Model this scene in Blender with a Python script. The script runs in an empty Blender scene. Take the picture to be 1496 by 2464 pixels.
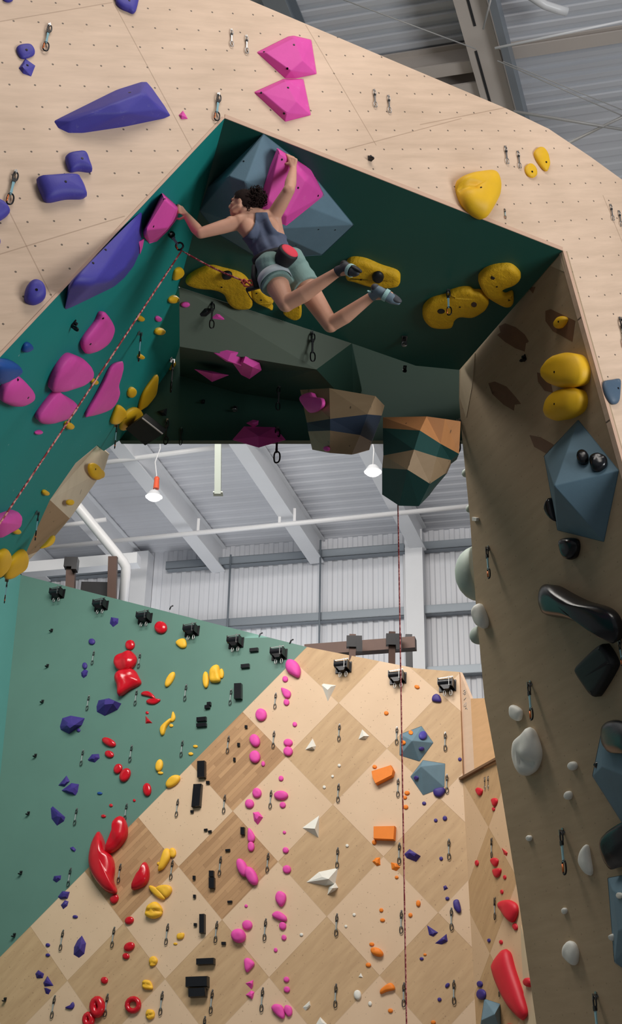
import bpy, bmesh, math, random
from mathutils import Vector, Matrix, noise
from mathutils.bvhtree import BVHTree
random.seed(7)
V = Vector
sc = bpy.context.scene
COL = sc.collection
# ------------------------------------------------------------------ camera
FPX = 3000.0
RIGHT = V((0.99984927, -0.00759895, 0.01561059))
UP = V((-0.01736187, -0.43761425, 0.89899518))
FWD = V((0.0, 0.8991307, 0.43768022))
CAM = V((0.0, 0.0, 1.6))
def ray(x, y): return RIGHT*((x-748)/FPX) + UP*((1232-y)/FPX) + FWD
def at(x, y, d): return CAM + ray(x, y)*d          # a place d metres in front of the lens
def hitp(x, y, p, n):
    d = ray(x, y); return CAM + d*((p-CAM).dot(n)/d.dot(n))
def proj(p):
    q = p-CAM; z = q.dot(FWD)
    return 748+FPX*q.dot(RIGHT)/z, 1232-FPX*q.dot(UP)/z
cd = bpy.data.cameras.new('camera'); cam = bpy.data.objects.new('camera', cd); COL.objects.link(cam)
cd.sensor_fit = 'VERTICAL'; cd.sensor_height = 24.0; cd.sensor_width = 24.0; cd.lens = FPX/2464*24.0
cd.clip_end = 200
cam.matrix_world = Matrix(((RIGHT.x, UP.x, -FWD.x, CAM.x), (RIGHT.y, UP.y, -FWD.y, CAM.y), (RIGHT.z, UP.z, -FWD.z, CAM.z), (0, 0, 0, 1)))
sc.camera = cam
# ------------------------------------------------------------------ materials
def lin(c):
    return tuple((v/12.92 if v <= .04045 else ((v+.055)/1.055)**2.4) for v in c)
def rgb(r, g, b): return lin((r/255, g/255, b/255)) + (1,)
class NT:
    def __init__(s, name):
        s.m = bpy.data.materials.new(name); s.m.use_nodes = True
        s.t = s.m.node_tree; s.n = s.t.nodes; s.b = s.n['Principled BSDF']
    def add(s, typ, **kw):
        n = s.n.new(typ)
        for k, v in kw.items(): setattr(n, k, v)
        return n
    def set(s, sock, v):
        if isinstance(v, bpy.types.NodeSocket): s.t.links.new(v, sock)
        else: sock.default_value = v
    def math(s, op, a, b=0.0, c=None):
        n = s.add('ShaderNodeMath', operation=op); s.set(n.inputs[0], a); s.set(n.inputs[1], b)
        if c is not None: s.set(n.inputs[2], c)
        return n.outputs[0]
    def mix(s, f, a, b):
        n = s.add('ShaderNodeMix', data_type='RGBA'); s.set(n.inputs[0], f); s.set(n.inputs[6], a); s.set(n.inputs[7], b)
        return n.outputs[2]
    def coord(s): 
        return s.add('ShaderNodeTexCoord').outputs['Object']
    def xyz(s, v):
        n = s.add('ShaderNodeSeparateXYZ'); s.set(n.inputs[0], v); return n.outputs
    def mapping(s, v, scale=(1, 1, 1), rot=(0, 0, 0), loc=(0, 0, 0)):
        n = s.add('ShaderNodeMapping'); s.set(n.inputs[0], v); n.inputs[1].default_value = loc; n.inputs[2].default_value = rot; n.inputs[3].default_value = scale
        return n.outputs[0]
    def noise(s, v, scale, detail=4, rough=.6):
        n = s.add('ShaderNodeTexNoise'); s.set(n.inputs['Vector'], v); n.inputs['Scale'].default_value = scale
        n.inputs['Detail'].default_value = detail; n.inputs['Roughness'].default_value = rough; return n.outputs[0]
    def ramp(s, f, lo, hi):
        n = s.add('ShaderNodeMapRange'); s.set(n.inputs[0], f); n.inputs[1].default_value = lo; n.inputs[2].default_value = hi
        return n.outputs[0]
    def bump(s, h, strength=.2, dist=.01):
        n = s.add('ShaderNodeBump'); n.inputs['Strength'].default_value = strength; n.inputs['Distance'].default_value = dist
        s.set(n.inputs['Height'], h); s.t.links.new(n.outputs[0], s.b.inputs['Normal'])
    def fin(s, col, rough=.5, metal=0.0, spec=.5):
        s.set(s.b.inputs['Base Color'], col); s.set(s.b.inputs['Roughness'], rough); s.b.inputs['Metallic'].default_value = metal
        s.b.inputs['Specular IOR Level'].default_value = spec
        return s.m
MATS = {}
def plain(name, c, rough=.5, metal=0.0, var=.12, scale=6.0, bump=0.0, spec=.5):
    if name in MATS: return MATS[name]
    n = NT(name); co = n.coord(); f = n.noise(co, scale, 4)
    a = tuple(min(1, v*(1-var)) for v in c[:3])+(1,); b = tuple(min(1, v*(1+var)) for v in c[:3])+(1,)
    col = n.mix(f, a, b)
    if bump: n.bump(n.noise(co, scale*12, 3), bump, .01)
    MATS[name] = n.fin(col, rough, metal, spec); return MATS[name]
def hold_mat(name, c, rough, chalk=.25, spec=.4):
    n = NT(name); co = n.coord()
    big = n.noise(co, 5, 3); fine = n.noise(co, 90, 3)
    a = tuple(v*.88 for v in c[:3])+(1,); b = tuple(min(1, v*1.12) for v in c[:3])+(1,)
    col = n.mix(big, a, b)
    ck = n.math('MULTIPLY', n.ramp(n.noise(co, 9, 5, .7), .62, .8), chalk)
    col = n.mix(ck, col, tuple(v*.4+.5 for v in c[:3])+(1,))
    n.bump(fine, .18, .004)
    MATS[name] = n.fin(col, rough, 0, spec); return MATS[name]
def rock(name, c):
    n = NT(name); co = n.coord(); f = n.noise(co, 7, 5, .7); col = n.mix(f, tuple(v*.8 for v in c[:3])+(1,), c); n.bump(n.noise(co, 11, 6, .7), .7, .03); MATS[name] = n.fin(col, .6, 0, .35)
rock('yellow_rock', rgb(236, 184, 30))
hold_mat('pink_hold', rgb(228, 80, 172), .62); hold_mat('purple_hold', rgb(70, 64, 158), .55, .3)
hold_mat('violet_hold', rgb(62, 48, 128), .55, .12); hold_mat('blue_hold', rgb(30, 78, 150), .55, .4)
hold_mat('red_hold', rgb(196, 14, 34), .16, .05, .6); hold_mat('matte_red_hold', rgb(205, 28, 48), .5, .05)
hold_mat('yellow_hold', rgb(236, 184, 30), .55, .05); hold_mat('amber_hold', rgb(240, 186, 52), .55, .05)
hold_mat('orange_hold', rgb(238, 132, 38), .6, .08); hold_mat('white_hold', rgb(226, 224, 216), .55, .1)
hold_mat('black_hold', rgb(20, 21, 26), .22, .06, .5); hold_mat('matte_black_hold', rgb(26, 28, 30), .5, .05)
hold_mat('slate_volume', rgb(104, 131, 146), .7, .03, .25); hold_mat('slate_hold', rgb(78, 98, 118), .5, .3)
hold_mat('sage_hold', rgb(168, 182, 172), .6, .1); hold_mat('green_volume', rgb(22, 64, 60), .6, .02, .3); hold_mat('navy_volume', rgb(44, 56, 74), .6, .02, .3)
plain('bolt_dark', rgb(22, 20, 22), .4, .6); plain('steel', rgb(150, 150, 150), .3, .9); plain('dark_steel', rgb(60, 60, 62), .35, .8)
plain('sling_blue', rgb(138, 180, 190), .8); plain('black_rubber', rgb(18, 19, 21), .6); plain('black_metal', rgb(24, 24, 27), .3, .5)
plain('gate_orange', rgb(224, 120, 60), .35, .4)
plain('white_steel', rgb(222, 224, 228), .45, 0, .04, 2); plain('grey_steel', rgb(132, 140, 148), .4, .3, .06, 2)
plain('sheet_white', rgb(216, 218, 224), .45, 0, .05, .7); plain('deck_white', rgb(206, 208, 214), .5, 0, .05, .5)
plain('tan_steel', rgb(196, 186, 178), .5, 0, .05, 2); plain('rust_steel', rgb(84, 62, 54), .5, .3, .2, 3); plain('pipe_white', rgb(226, 226, 228), .35, 0, .03, 2)
plain('dark_panel', rgb(20, 20, 22), .6); plain('cable_grey', rgb(168, 166, 164), .5, .2); plain('floor_mat', rgb(112, 112, 112), .8, 0, .2, 1.2)
plain('sage_channel', rgb(176, 184, 176), .5, 0, .05, 2); plain('dark_gap', rgb(40, 40, 42), .8)

def ply(name, base, dots=None, dotr=.012, dotshift=(0, 0), seams=(), grain=0.0, amp=.16, speck=.35, rough=.55, dotdark=.7):
    """birch plywood: soft figure, wandering grain, drilled bolt-hole grid, panel seams (lines in the panel's own x, y)."""
    n = NT(name); co = n.coord()
    big = n.noise(n.mapping(co, (.55, .55, .55)), 1.0, 3)
    st = n.noise(n.mapping(co, (1.2, 9.0, 1.0), (0, 0, grain)), 1.3, 5, .65)
    f = n.math('ADD', n.math('MULTIPLY', big, .55), n.math('MULTIPLY', st, .45))
    a = tuple(v*(1-amp*1.3) for v in base[:3]); a = (a[0], a[1]*.975, a[2]*.93, 1); b = tuple(min(1, v*(1+amp)) for v in base[:3])+(1,)
    col = n.mix(n.ramp(f, .32, .68), a, b)
    kn = n.ramp(n.noise(n.mapping(co, (1, 1.6, 1)), 2.6, 5, .7), .66, .8)
    col = n.mix(n.math('MULTIPLY', kn, .35), col, (base[0]*.62, base[1]*.52, base[2]*.42, 1))
    if speck:
        vo = n.add('ShaderNodeTexVoronoi'); n.set(vo.inputs['Vector'], co); vo.inputs['Scale'].default_value = 16
        sp = n.math('MULTIPLY', n.math('LESS_THAN', vo.outputs['Distance'], .09), speck)
        col = n.mix(sp, col, (base[0]*.4, base[1]*.34, base[2]*.28, 1))
    X = n.xyz(co)
    if dots:
        fx = n.math('SUBTRACT', n.math('FRACT', n.math('ADD', n.math('DIVIDE', X[0], dots), 100.5)), .5)
        fy = n.math('SUBTRACT', n.math('FRACT', n.math('ADD', n.math('DIVIDE', X[1], dots), 100.5)), .5)
        r = n.math('SQRT', n.math('ADD', n.math('MULTIPLY', fx, fx), n.math('MULTIPLY', fy, fy)))
        d = n.math('MULTIPLY', n.math('LESS_THAN', r, dotr/dots), dotdark)
        col = n.mix(d, col, (.03, .022, .018, 1))
    for (x0, y0, x1, y1) in seams:
        L = math.hypot(x1-x0, y1-y0); ux, uy = (x1-x0)/L, (y1-y0)/L
        dx = n.math('SUBTRACT', X[0], x0); dy = n.math('SUBTRACT', X[1], y0)
        per = n.math('ABSOLUTE', n.math('SUBTRACT', n.math('MULTIPLY', dx, uy), n.math('MULTIPLY', dy, ux)))
        al = n.math('ADD', n.math('MULTIPLY', dx, ux), n.math('MULTIPLY', dy, uy))
        inn = n.math('MULTIPLY', n.math('GREATER_THAN', al, 0), n.math('LESS_THAN', al, L))
        col = n.mix(n.math('MULTIPLY', n.math('MULTIPLY', n.math('LESS_THAN', per, .0045), inn), .45), col, (base[0]*.35, base[1]*.28, base[2]*.22, 1))
    n.bump(st, .05, .004)
    MATS[name] = n.fin(col, rough, 0, .35); return MATS[name]

def painted(name, base, rough=.45, spec=.5, marks=.5, amp=.1):
    n = NT(name); co = n.coord()
    f = n.noise(co, .8, 4); a = tuple(v*(1-amp) for v in base[:3])+(1,); b = tuple(min(1, v*(1+amp)) for v in base[:3])+(1,)
    col = n.mix(f, a, b)
    if marks:                                                     # chalk scuffs
        m = n.ramp(n.noise(co, 7.5, 6, .75), .66, .78)
        col = n.mix(n.math('MULTIPLY', m, .10*marks), col, (.5, .55, .53, 1))
        vo = n.add('ShaderNodeTexVoronoi'); n.set(vo.inputs['Vector'], co); vo.inputs['Scale'].default_value = 5
        sp = n.math('MULTIPLY', n.math('LESS_THAN', vo.outputs['Distance'], .045), .45*marks)
        col = n.mix(sp, col, (.6, .65, .63, 1))
    n.bump(n.noise(co, 60, 3), .06, .003)
    MATS[name] = n.fin(col, rough, 0, spec); return MATS[name]

# ------------------------------------------------------------------ mesh helpers
def link(name, me, parent=None, mw=None):
    o = bpy.data.objects.new(name, me); COL.objects.link(o)
    if parent is not None: o.parent = parent
    if mw is not None: o.matrix_world = mw if parent is None else mw
    return o
def from_bm(name, bm, mats, parent=None, mw=None, smooth=False, local=True):
    me = bpy.data.meshes.new(name)
    bmesh.ops.recalc_face_normals(bm, faces=bm.faces)
    bm.to_mesh(me); bm.free()
    if not isinstance(mats, (list, tuple)): mats = [mats]
    for m in mats: me.materials.append(MATS[m] if isinstance(m, str) else m)
    if smooth: me.polygons.foreach_set('use_smooth', [True]*len(me.polygons))
    o = bpy.data.objects.new(name, me); COL.objects.link(o)
    if parent is not None:
        o.parent = parent
    elif mw is not None: o.matrix_world = mw
    return o
def tag(o, label=None, cat=None, group=None, kind=None):
    if label: o['label'] = label
    if cat: o['category'] = cat
    if group: o['group'] = group
    if kind: o['kind'] = kind
    return o
def empty(name, mw, label, cat, group=None):
    o = bpy.data.objects.new(name, None); COL.objects.link(o); o.matrix_world = mw; o.empty_display_size = .05
    return tag(o, label, cat, group)
def frame(p, n, xhint=None):
    """4x4 with z = n, x along xhint flattened onto the plane"""
    n = n.normalized(); xh = xhint if xhint is not None else (V((0, 0, 1)).cross(n) if abs(n.z) < .97 else V((1, 0, 0)))
    x = (xh - n*xh.dot(n)).normalized(); y = n.cross(x)
    return Matrix(((x.x, y.x, n.x, p.x), (x.y, y.y, n.y, p.y), (x.z, y.z, n.z, p.z), (0, 0, 0, 1)))
def panel(name, pts, mw, mat, thick=.06, kind='structure'):
    """flat board: world corner points on the plane of mw, thickness going back"""
    inv = mw.inverted(); bm = bmesh.new()
    q = [inv @ p for p in pts]
    a = [bm.verts.new((p.x, p.y, 0)) for p in q]; b = [bm.verts.new((p.x, p.y, -thick)) for p in q]
    f = bm.faces.new(a); bm.faces.new(b[::-1]); N = len(a)
    for i in range(N): bm.faces.new((a[i], b[i], b[(i+1) % N], a[(i+1) % N]))
    from mathutils.geometry import tessellate_polygon
    if len(a) > 4:
        bmesh.ops.delete(bm, geom=[f for f in bm.faces if len(f.verts) > 4], context='FACES_ONLY')
        for t in tessellate_polygon([[V((p.x, p.y, 0)) for p in q]]):
            bm.faces.new([a[k] for k in t]); bm.faces.new([b[k] for k in t][::-1])
    o = from_bm(name, bm, mat, None, mw)
    if kind: o['kind'] = kind
    return o
def tube(bm, pts, r, seg=8, closed=False, mi=0, cap=True):
    pts = [V(p) for p in pts]; n = len(pts); rings = []
    rs = r if isinstance(r, (list, tuple)) else [r]*n
    t0 = (pts[1]-pts[0]).normalized(); u = t0.orthogonal().normalized()
    for i in range(n):
        if closed: t = (pts[(i+1) % n]-pts[i-1]).normalized()
        else: t = (pts[min(i+1, n-1)]-pts[max(i-1, 0)]).normalized()
        u = (u - t*u.dot(t)).normalized(); w = t.cross(u)
        rings.append([bm.verts.new(pts[i]+(u*math.cos(2*math.pi*k/seg)+w*math.sin(2*math.pi*k/seg))*rs[i]) for k in range(seg)])
    m = n if closed else n-1
    for i in range(m):
        A, B = rings[i], rings[(i+1) % n]
        for k in range(seg):
            f = bm.faces.new((A[k], A[(k+1) % seg], B[(k+1) % seg], B[k])); f.material_index = mi; f.smooth = True
    if not closed and cap:
        bm.faces.new(rings[0][::-1]).material_index = mi; bm.faces.new(rings[-1]).material_index = mi
def box(bm, c, s, rot=None, mi=0):
    M = Matrix.Translation(V(c)) @ (rot.to_4x4() if rot is not None else Matrix()) @ Matrix.Diagonal((s[0], s[1], s[2], 1))
    r = bmesh.ops.create_cube(bm, size=1.0, matrix=M)
    for v in r['verts']:
        for f in v.link_faces: f.material_index = mi
    return r
def beam_between(bm, p0, p1, w, h, upv=V((0, 0, 1)), mi=0):
    """rectangular bar from p0 to p1, w wide, h deep (hung with its top on the line's up side centred)"""
    t = (p1-p0); L = t.length; t.normalize(); s = t.cross(upv).normalized(); u = s.cross(t)
    R = Matrix((( t.x, s.x, u.x), (t.y, s.y, u.y), (t.z, s.z, u.z)))
    box(bm, (p0+p1)/2, (L, w, h), R, mi)
ORD = 'zeroth first second third fourth fifth sixth seventh eighth ninth tenth eleventh twelfth thirteenth fourteenth fifteenth sixteenth seventeenth eighteenth nineteenth twentieth'.split()
def ordn(i):
    if i <= 20: return ORD[i]
    t = {2: 'twenty', 3: 'thirty', 4: 'forty', 5: 'fifty', 6: 'sixty'}
    tt = {2: 'twentieth', 3: 'thirtieth', 4: 'fortieth', 5: 'fiftieth'}
    return tt[i//10] if i % 10 == 0 else t[i//10]+'-'+ORD[i % 10]
# ------------------------------------------------------------------ the setting: planes recovered from the panel grids
nF = V((0.42682217, -0.90433558, 0)).normalized(); pF = V((-2.3432894, 6.96188216, 9.12988409))
aF = V((0.83922227, 0.38639261, 0.38263134))
def onF(x, y): return hitp(x, y, pF, nF)
P1 = onF(540, 285); P2 = onF(1353, 604); LB = onF(0, 860); RB = onF(1496, 1117)
Q1 = hitp(430, 690, V((0, 0, 8.85)), V((0, 0, 1))); Q2 = hitp(1105, 890, V((0, 0, 8.75)), V((0, 0, 1)))
nL = (LB-P1).cross(Q1-P1).normalized(); nR = (Q2-P2).cross(RB-P2).normalized()
nC = (P2-P1).cross(Q1-P1).normalized(); nC = nC if nC.z < 0 else -nC
def onL(x, y): return hitp(x, y, P1, nL)
def onR(x, y): return hitp(x, y, P2, nR)
def onC(x, y): return hitp(x, y, P1, nC)
pD = onL(287, 1060); nD = (onL(420, 870)-pD).cross(onR(1112, 1060)-pD).normalized(); nD = nD if nD.y < 0 else -nD
def onD(x, y): return hitp(x, y, pD, nD)
nB = V((-0.36494263, -0.9237265, 0.11638826)).normalized(); pB = V((-1.159758, 20.24936351, 6.02527518))
def onB(x, y): return hitp(x, y, pB, nB)
s0 = onB(1113, 1875); s1 = onB(1145, 2464)
hd = ray(-400, 2692); hd = V((hd.x, hd.y, 0)).normalized()       # level direction of the return wall
nE = (s1-s0).cross(hd).normalized(); nE = nE if nE.dot(CAM-s0) > 0 else -nE
def onE(x, y): return hitp(x, y, s0, nE)
SURF = {'F': (pF, nF), 'L': (P1, nL), 'R': (P2, nR), 'C': (P1, nC), 'D': (pD, nD), 'B': (pB, nB), 'E': (s0, nE)}

birch = rgb(218, 190, 166)
Ff = frame(pF, nF, aF); Fi = Ff.inverted()
def Fs(x0, y0, x1, y1):
    a, b = Fi @ onF(x0, y0), Fi @ onF(x1, y1); return (a.x, a.y, b.x, b.y)
ply('birch_front', birch, .2, .0085, seams=[Fs(-60, 62, 270, 6), Fs(272, 5, 465, 365), Fs(-60, 630, 300, 520), Fs(20, 505, 125, 715), Fs(735, 60, 905, 350), Fs(830, 360, 1110, 285), Fs(1010, 300, 1260, 250), Fs(1450, 470, 1520, 640)], speck=0.0, grain=.5, dotdark=.8)
front = panel('wall_front', [onF(*q) for q in [(-500, 1392), (-500, -560), (480, -50), (600, 0), (1220, 262), (1320, 310), (1420, 377), (1496, 432), (1800, 660), (3600, 1300), (3600, 2000), (1900, 2000), (1745, 2000), (1600, 1487), (1496, 1117), (1353, 604), (540, 285), (0, 860)]], Ff, 'birch_front', .05)  # unseen right end lengthened to keep the daylight off the tunnel interior
# edge boards along the mouth of the arch
plain('edge_ply', rgb(206, 170, 146), .6, 0, .1, 8)
def strip_on(name, pts, nrm, w, h, side, mat):
    bm = bmesh.new()
    for i in range(len(pts)-1):
        p, q = pts[i], pts[i+1]; t = (q-p).normalized(); s = nrm.cross(t).normalized()*side
        c = [p, q, q+s*w, p+s*w]; a = [bm.verts.new(v+nrm*h) for v in c]; b = [bm.verts.new(v-nrm*.02) for v in c]
        bm.faces.new(a); bm.faces.new(b[::-1])
        for k in range(4): bm.faces.new((a[k], b[k], b[(k+1) % 4], a[(k+1) % 4]))
    o = from_bm(name, bm, mat); o['kind'] = 'structure'; return o
strip_on('trim_1', [P1, P2], nF, .042, .006, 1, 'edge_ply'); strip_on('trim_2', [P2, onF(1600, 1487)], nF, .035, .006, 1, 'edge_ply'); strip_on('trim_3', [onF(-500, 1392), LB, P1], nF, .02, .006, 1, 'edge_ply')

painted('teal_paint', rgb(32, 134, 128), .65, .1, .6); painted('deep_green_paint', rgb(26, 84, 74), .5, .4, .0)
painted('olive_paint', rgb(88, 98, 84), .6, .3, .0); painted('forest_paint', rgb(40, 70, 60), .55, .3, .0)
FL = frame(P1, nL, Q1-P1)
panel('wall_left', [onL(*q) for q in [(540, 285), (430, 690), (432, 834), (420, 870), (287, 1060), (250, 1085), (234, 1071), (182, 1114), (120, 1203), (58, 1340), (10, 1388), (-80, 1440), (-560, 1900), (-500, 1392), (0, 860)]], FL, 'teal_paint', .05)
FC = frame(P1, nC, P2-P1)
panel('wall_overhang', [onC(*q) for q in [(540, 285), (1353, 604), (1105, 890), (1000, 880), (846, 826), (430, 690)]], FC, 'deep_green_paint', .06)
# bulkhead hanging down behind the roof of the tunnel
def quadset(name, faces, mats, kind='structure', back=None):
    """faces: list of (points, material index); optional solid back offset"""
    bm = bmesh.new(); vd = {}
    def gv(p):
        k = (round(p.x, 4), round(p.y, 4), round(p.z, 4))
        if k not in vd: vd[k] = bm.verts.new(p)
        return vd[k]
    for pts, mi in faces:
        f = bm.faces.new([gv(p) for p in pts]); f.material_index = mi
    if back is not None:
        r = bmesh.ops.extrude_face_region(bm, geom=bm.faces[:])
        bmesh.ops.translate(bm, verts=[v for v in r['geom'] if isinstance(v, bmesh.types.BMVert)], vec=back)
    o = from_bm(name, bm, mats)
    if kind: o['kind'] = kind
    return o
def hz(x, y, z): return hitp(x, y, V((0, 0, z)), V((0, 0, 1)))
c2a, c2b, c2c, c2d = onC(432, 692), onC(846, 826), hz(761, 889, 8.40), hz(432, 834, 8.40)
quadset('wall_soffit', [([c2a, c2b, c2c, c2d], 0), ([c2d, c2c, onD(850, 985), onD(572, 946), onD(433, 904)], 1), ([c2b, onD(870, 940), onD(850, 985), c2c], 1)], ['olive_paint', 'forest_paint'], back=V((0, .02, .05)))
FD = frame(pD, nD, V((1, 0, 0)))
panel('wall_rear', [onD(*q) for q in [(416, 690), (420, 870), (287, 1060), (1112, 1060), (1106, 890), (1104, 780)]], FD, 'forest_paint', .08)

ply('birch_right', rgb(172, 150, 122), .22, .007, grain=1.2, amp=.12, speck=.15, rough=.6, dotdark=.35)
FR = frame(P2, nR, Q2-P2); Ri = FR.inverted()
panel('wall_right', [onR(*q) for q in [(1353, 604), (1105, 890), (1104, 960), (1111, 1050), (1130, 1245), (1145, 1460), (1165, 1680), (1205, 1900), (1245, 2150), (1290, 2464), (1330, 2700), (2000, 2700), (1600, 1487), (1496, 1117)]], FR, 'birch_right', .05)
# pale corner facet and the seam lines of the right wall
ply('birch_pale', rgb(196, 178, 150), None, amp=.08, speck=0)
def decal(name, px, on, nrm, mat, t=.004, label=None, parent=None):
    bm = bmesh.new(); P = [on(*q) for q in px]
    a = [bm.verts.new(p+nrm*t) for p in P]; b = [bm.verts.new(p-nrm*.002) for p in P]; N = len(P)
    f = bm.faces.new(a)
    for i in range(N): bm.faces.new((a[i], b[i], b[(i+1) % N], a[(i+1) % N]))
    bmesh.ops.triangulate(bm, faces=[f])
    o = from_bm(name, bm, mat); o['kind'] = 'structure'
    if label: o['label'] = label
    return o
decal('wall_right_facet', [(1109, 887), (1143, 850), (1136, 930), (1122, 1005), (1106, 955)], onR, nR, 'birch_pale')
decal('wall_right_corner', [(1353, 608), (1325, 640), (1362, 656)], onR, nR, 'birch_pale')
plain('wood_stain', rgb(118, 84, 60), .6, 0, .15, 14)
for px in ([(1200, 785), (1215, 778), (1240, 787), (1262, 805), (1272, 822), (1265, 826), (1262, 846), (1240, 838), (1214, 822), (1196, 806), (1204, 800)],
           [(1312, 748), (1325, 744), (1384, 772), (1377, 822), (1330, 797), (1312, 772)],
           [(1175, 922), (1190, 918), (1218, 930), (1240, 955), (1253, 972), (1238, 974), (1236, 988), (1212, 974), (1184, 948), (1192, 945)],
           [(1292, 896), (1305, 900), (1322, 905), (1330, 945), (1310, 940), (1294, 918)],
           [(1274, 1047), (1300, 1052), (1332, 1070), (1315, 1092), (1285, 1075)],
           [(1282, 706), (1288, 690), (1270, 692)], [(1118, 988), (1112, 982), (1124, 994)]):
    decal('trim_stain', px, onR, nR, 'wood_stain', .002)

# plywood end pieces below the left wall
bl = [onL(182, 1114), onL(120, 1203), onL(58, 1340), onL(10, 1388)]
up_ = V((0, .25, -.05))
e1, e2, e3, e4 = at(236, 1070, 13.45), at(261, 1092, 13.6), at(249, 1131, 13.5), at(167, 1247, 12.8)
e5, e6 = at(129, 1292, 12.75), at(88, 1328, 12.8)
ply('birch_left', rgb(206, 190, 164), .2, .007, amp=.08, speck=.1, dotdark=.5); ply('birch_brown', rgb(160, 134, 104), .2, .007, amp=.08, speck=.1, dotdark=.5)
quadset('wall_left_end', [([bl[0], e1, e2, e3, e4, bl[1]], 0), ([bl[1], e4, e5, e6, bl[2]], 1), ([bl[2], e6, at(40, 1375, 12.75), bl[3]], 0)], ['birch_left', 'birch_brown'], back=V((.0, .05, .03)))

# ---- slab wall at the back: diamonds in plywood, painted corner
aB = (onB(672, 2077)-onB(560, 1951.6)).normalized(); FB = frame(onB(560, 1951.6), nB, aB)
def slab_mat(name, planks=True, green=True, tint=(1, 1, 1), T=1.22):
    n = NT(name); co = n.coord(); X = n.xyz(co)
    gx = n.math('DIVIDE', X[0], T); gy = n.math('DIVIDE', X[1], -T)
    ix = n.math('FLOOR', gx); iy = n.math('FLOOR', gy)
    par = n.math('ABSOLUTE', n.math('MODULO', n.math('ADD', ix, n.math('ADD', iy, 40)), 2))
    even = n.math('LESS_THAN', par, .5)
    big = n.noise(co, 1.1, 4); st = n.noise(n.mapping(co, (6, 1, 1), (0, 0, 0)), 1.5, 4)
    T3 = lambda r, g, b: tuple(v*t for v, t in zip(rgb(r, g, b)[:3], tint))+(1,)
    light = n.mix(big, T3(206, 176, 146), T3(222, 194, 164)); tan = n.mix(n.ramp(st, .3, .7), T3(184, 152, 116), T3(200, 168, 130))
    col = n.mix(even, light, tan)
    if planks:
        s = None
        for (a, b) in ((0, 0), (-1, -1), (-1, 1)):
            t = n.math('MULTIPLY', n.math('COMPARE', ix, a, .1), n.math('COMPARE', iy, b, .1)); s = t if s is None else n.math('MAXIMUM', s, t)
        u = n.math('DIVIDE', X[0], .075); cell = n.math('FLOOR', u)
        wn = n.add('ShaderNodeTexWhiteNoise', noise_dimensions='1D'); n.set(wn.inputs['W'], n.math('ADD', cell, n.math('MULTIPLY', n.math('FLOOR', n.math('ADD', n.math('DIVIDE', X[1], .62), n.math('MULTIPLY', cell, .37))), 17.3)))
        gap = n.math('LESS_THAN', n.math('FRACT', u), .07)
        pk = n.mix(wn.outputs[0], T3(166, 128, 92), T3(192, 152, 112)); pk = n.mix(n.math('MULTIPLY', gap, .35), pk, T3(110, 80, 56))
        col = n.mix(s, col, pk)
    vo = n.add('ShaderNodeTexVoronoi'); n.set(vo.inputs['Vector'], co); vo.inputs['Scale'].default_value = 9
    col = n.mix(n.math('MULTIPLY', n.math('LESS_THAN', vo.outputs['Distance'], .085), .4), col, T3(96, 72, 52))
    fx = n.math('SUBTRACT', n.math('FRACT', n.math('DIVIDE', n.math('ADD', X[0], 40), .2)), .5); fy = n.math('SUBTRACT', n.math('FRACT', n.math('DIVIDE', n.math('ADD', X[1], 40), .2)), .5)
    r = n.math('SQRT', n.math('ADD', n.math('MULTIPLY', fx, fx), n.math('MULTIPLY', fy, fy)))
    col = n.mix(n.math('MULTIPLY', n.math('LESS_THAN', r, .04), .22), col, T3(70, 52, 40))
    ex = n.math('MINIMUM', n.math('FRACT', gx), n.math('FRACT', gy))
    col = n.mix(n.math('MULTIPLY', n.math('LESS_THAN', ex, .006), .25), col, T3(110, 84, 62))
    if green:
        g = n.math('LESS_THAN', gx, -1.0)
        gr = n.mix(n.noise(co, .9, 3), rgb(88, 122, 112), rgb(96, 134, 123))
        col = n.mix(g, col, gr)
        rough = n.math('SUBTRACT', .6, n.math('MULTIPLY', g, .16))
    else: rough = .6
    MATS[name] = n.fin(col, rough, 0, .4); return MATS[name]
slab_mat('slab_diamonds'); slab_mat('return_diamonds', False, False, (.98, .92, .84))
panel('wall_back', [onB(*q) for q in [(50, 1383), (735, 1556), (1000, 1608), (1105, 1617), (1113, 1875), (1145, 2464), (1165, 2800), (-400, 2800), (-60, 2500), (0, 1870), (22, 1600)]], FB, 'slab_diamonds', .06)
FE = frame(onE(1175, 1990), nE, None); FE = FE @ Matrix.Rotation(math.radians(-45), 4, 'Z')
panel('wall_return', [onE(*q) for q in [(1113, 1875), (1187, 1835), (1240, 1810), (1420, 2300), (1480, 2800), (1165, 2800), (1145, 2464)]], FE, 'return_diamonds', .06)
ply('birch_blush', rgb(226, 196, 172), None, amp=.06, speck=.0); ply('birch_honey', rgb(220, 176, 132), None, amp=.1, speck=.0); plain('ledge_brown', rgb(120, 88, 62), .6)
def offE(d): return (lambda x, y: hitp(x, y, s0-nE*d, nE))
oe = offE(.05)
panel('wall_return_top', [oe(*q) for q in [(1105, 1617), (1111, 1630), (1132, 1682), (1141, 1856), (1113, 1876)]], frame(oe(1120, 1750), nE), 'birch_blush', .05)
oe2 = offE(-.02)
panel('wall_return_cap', [oe2(*q) for q in [(1132, 1681), (1200, 1679), (1240, 1815), (1186, 1838), (1141, 1857)]], frame(oe2(1150, 1750), nE), 'birch_honey', .04)
bm = bmesh.new(); beam_between(bm, onE(1112, 1875), onE(1215, 1818), .12, .035); o = from_bm('trim_ledge', bm, 'ledge_brown'); o['kind'] = 'structure'
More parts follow.
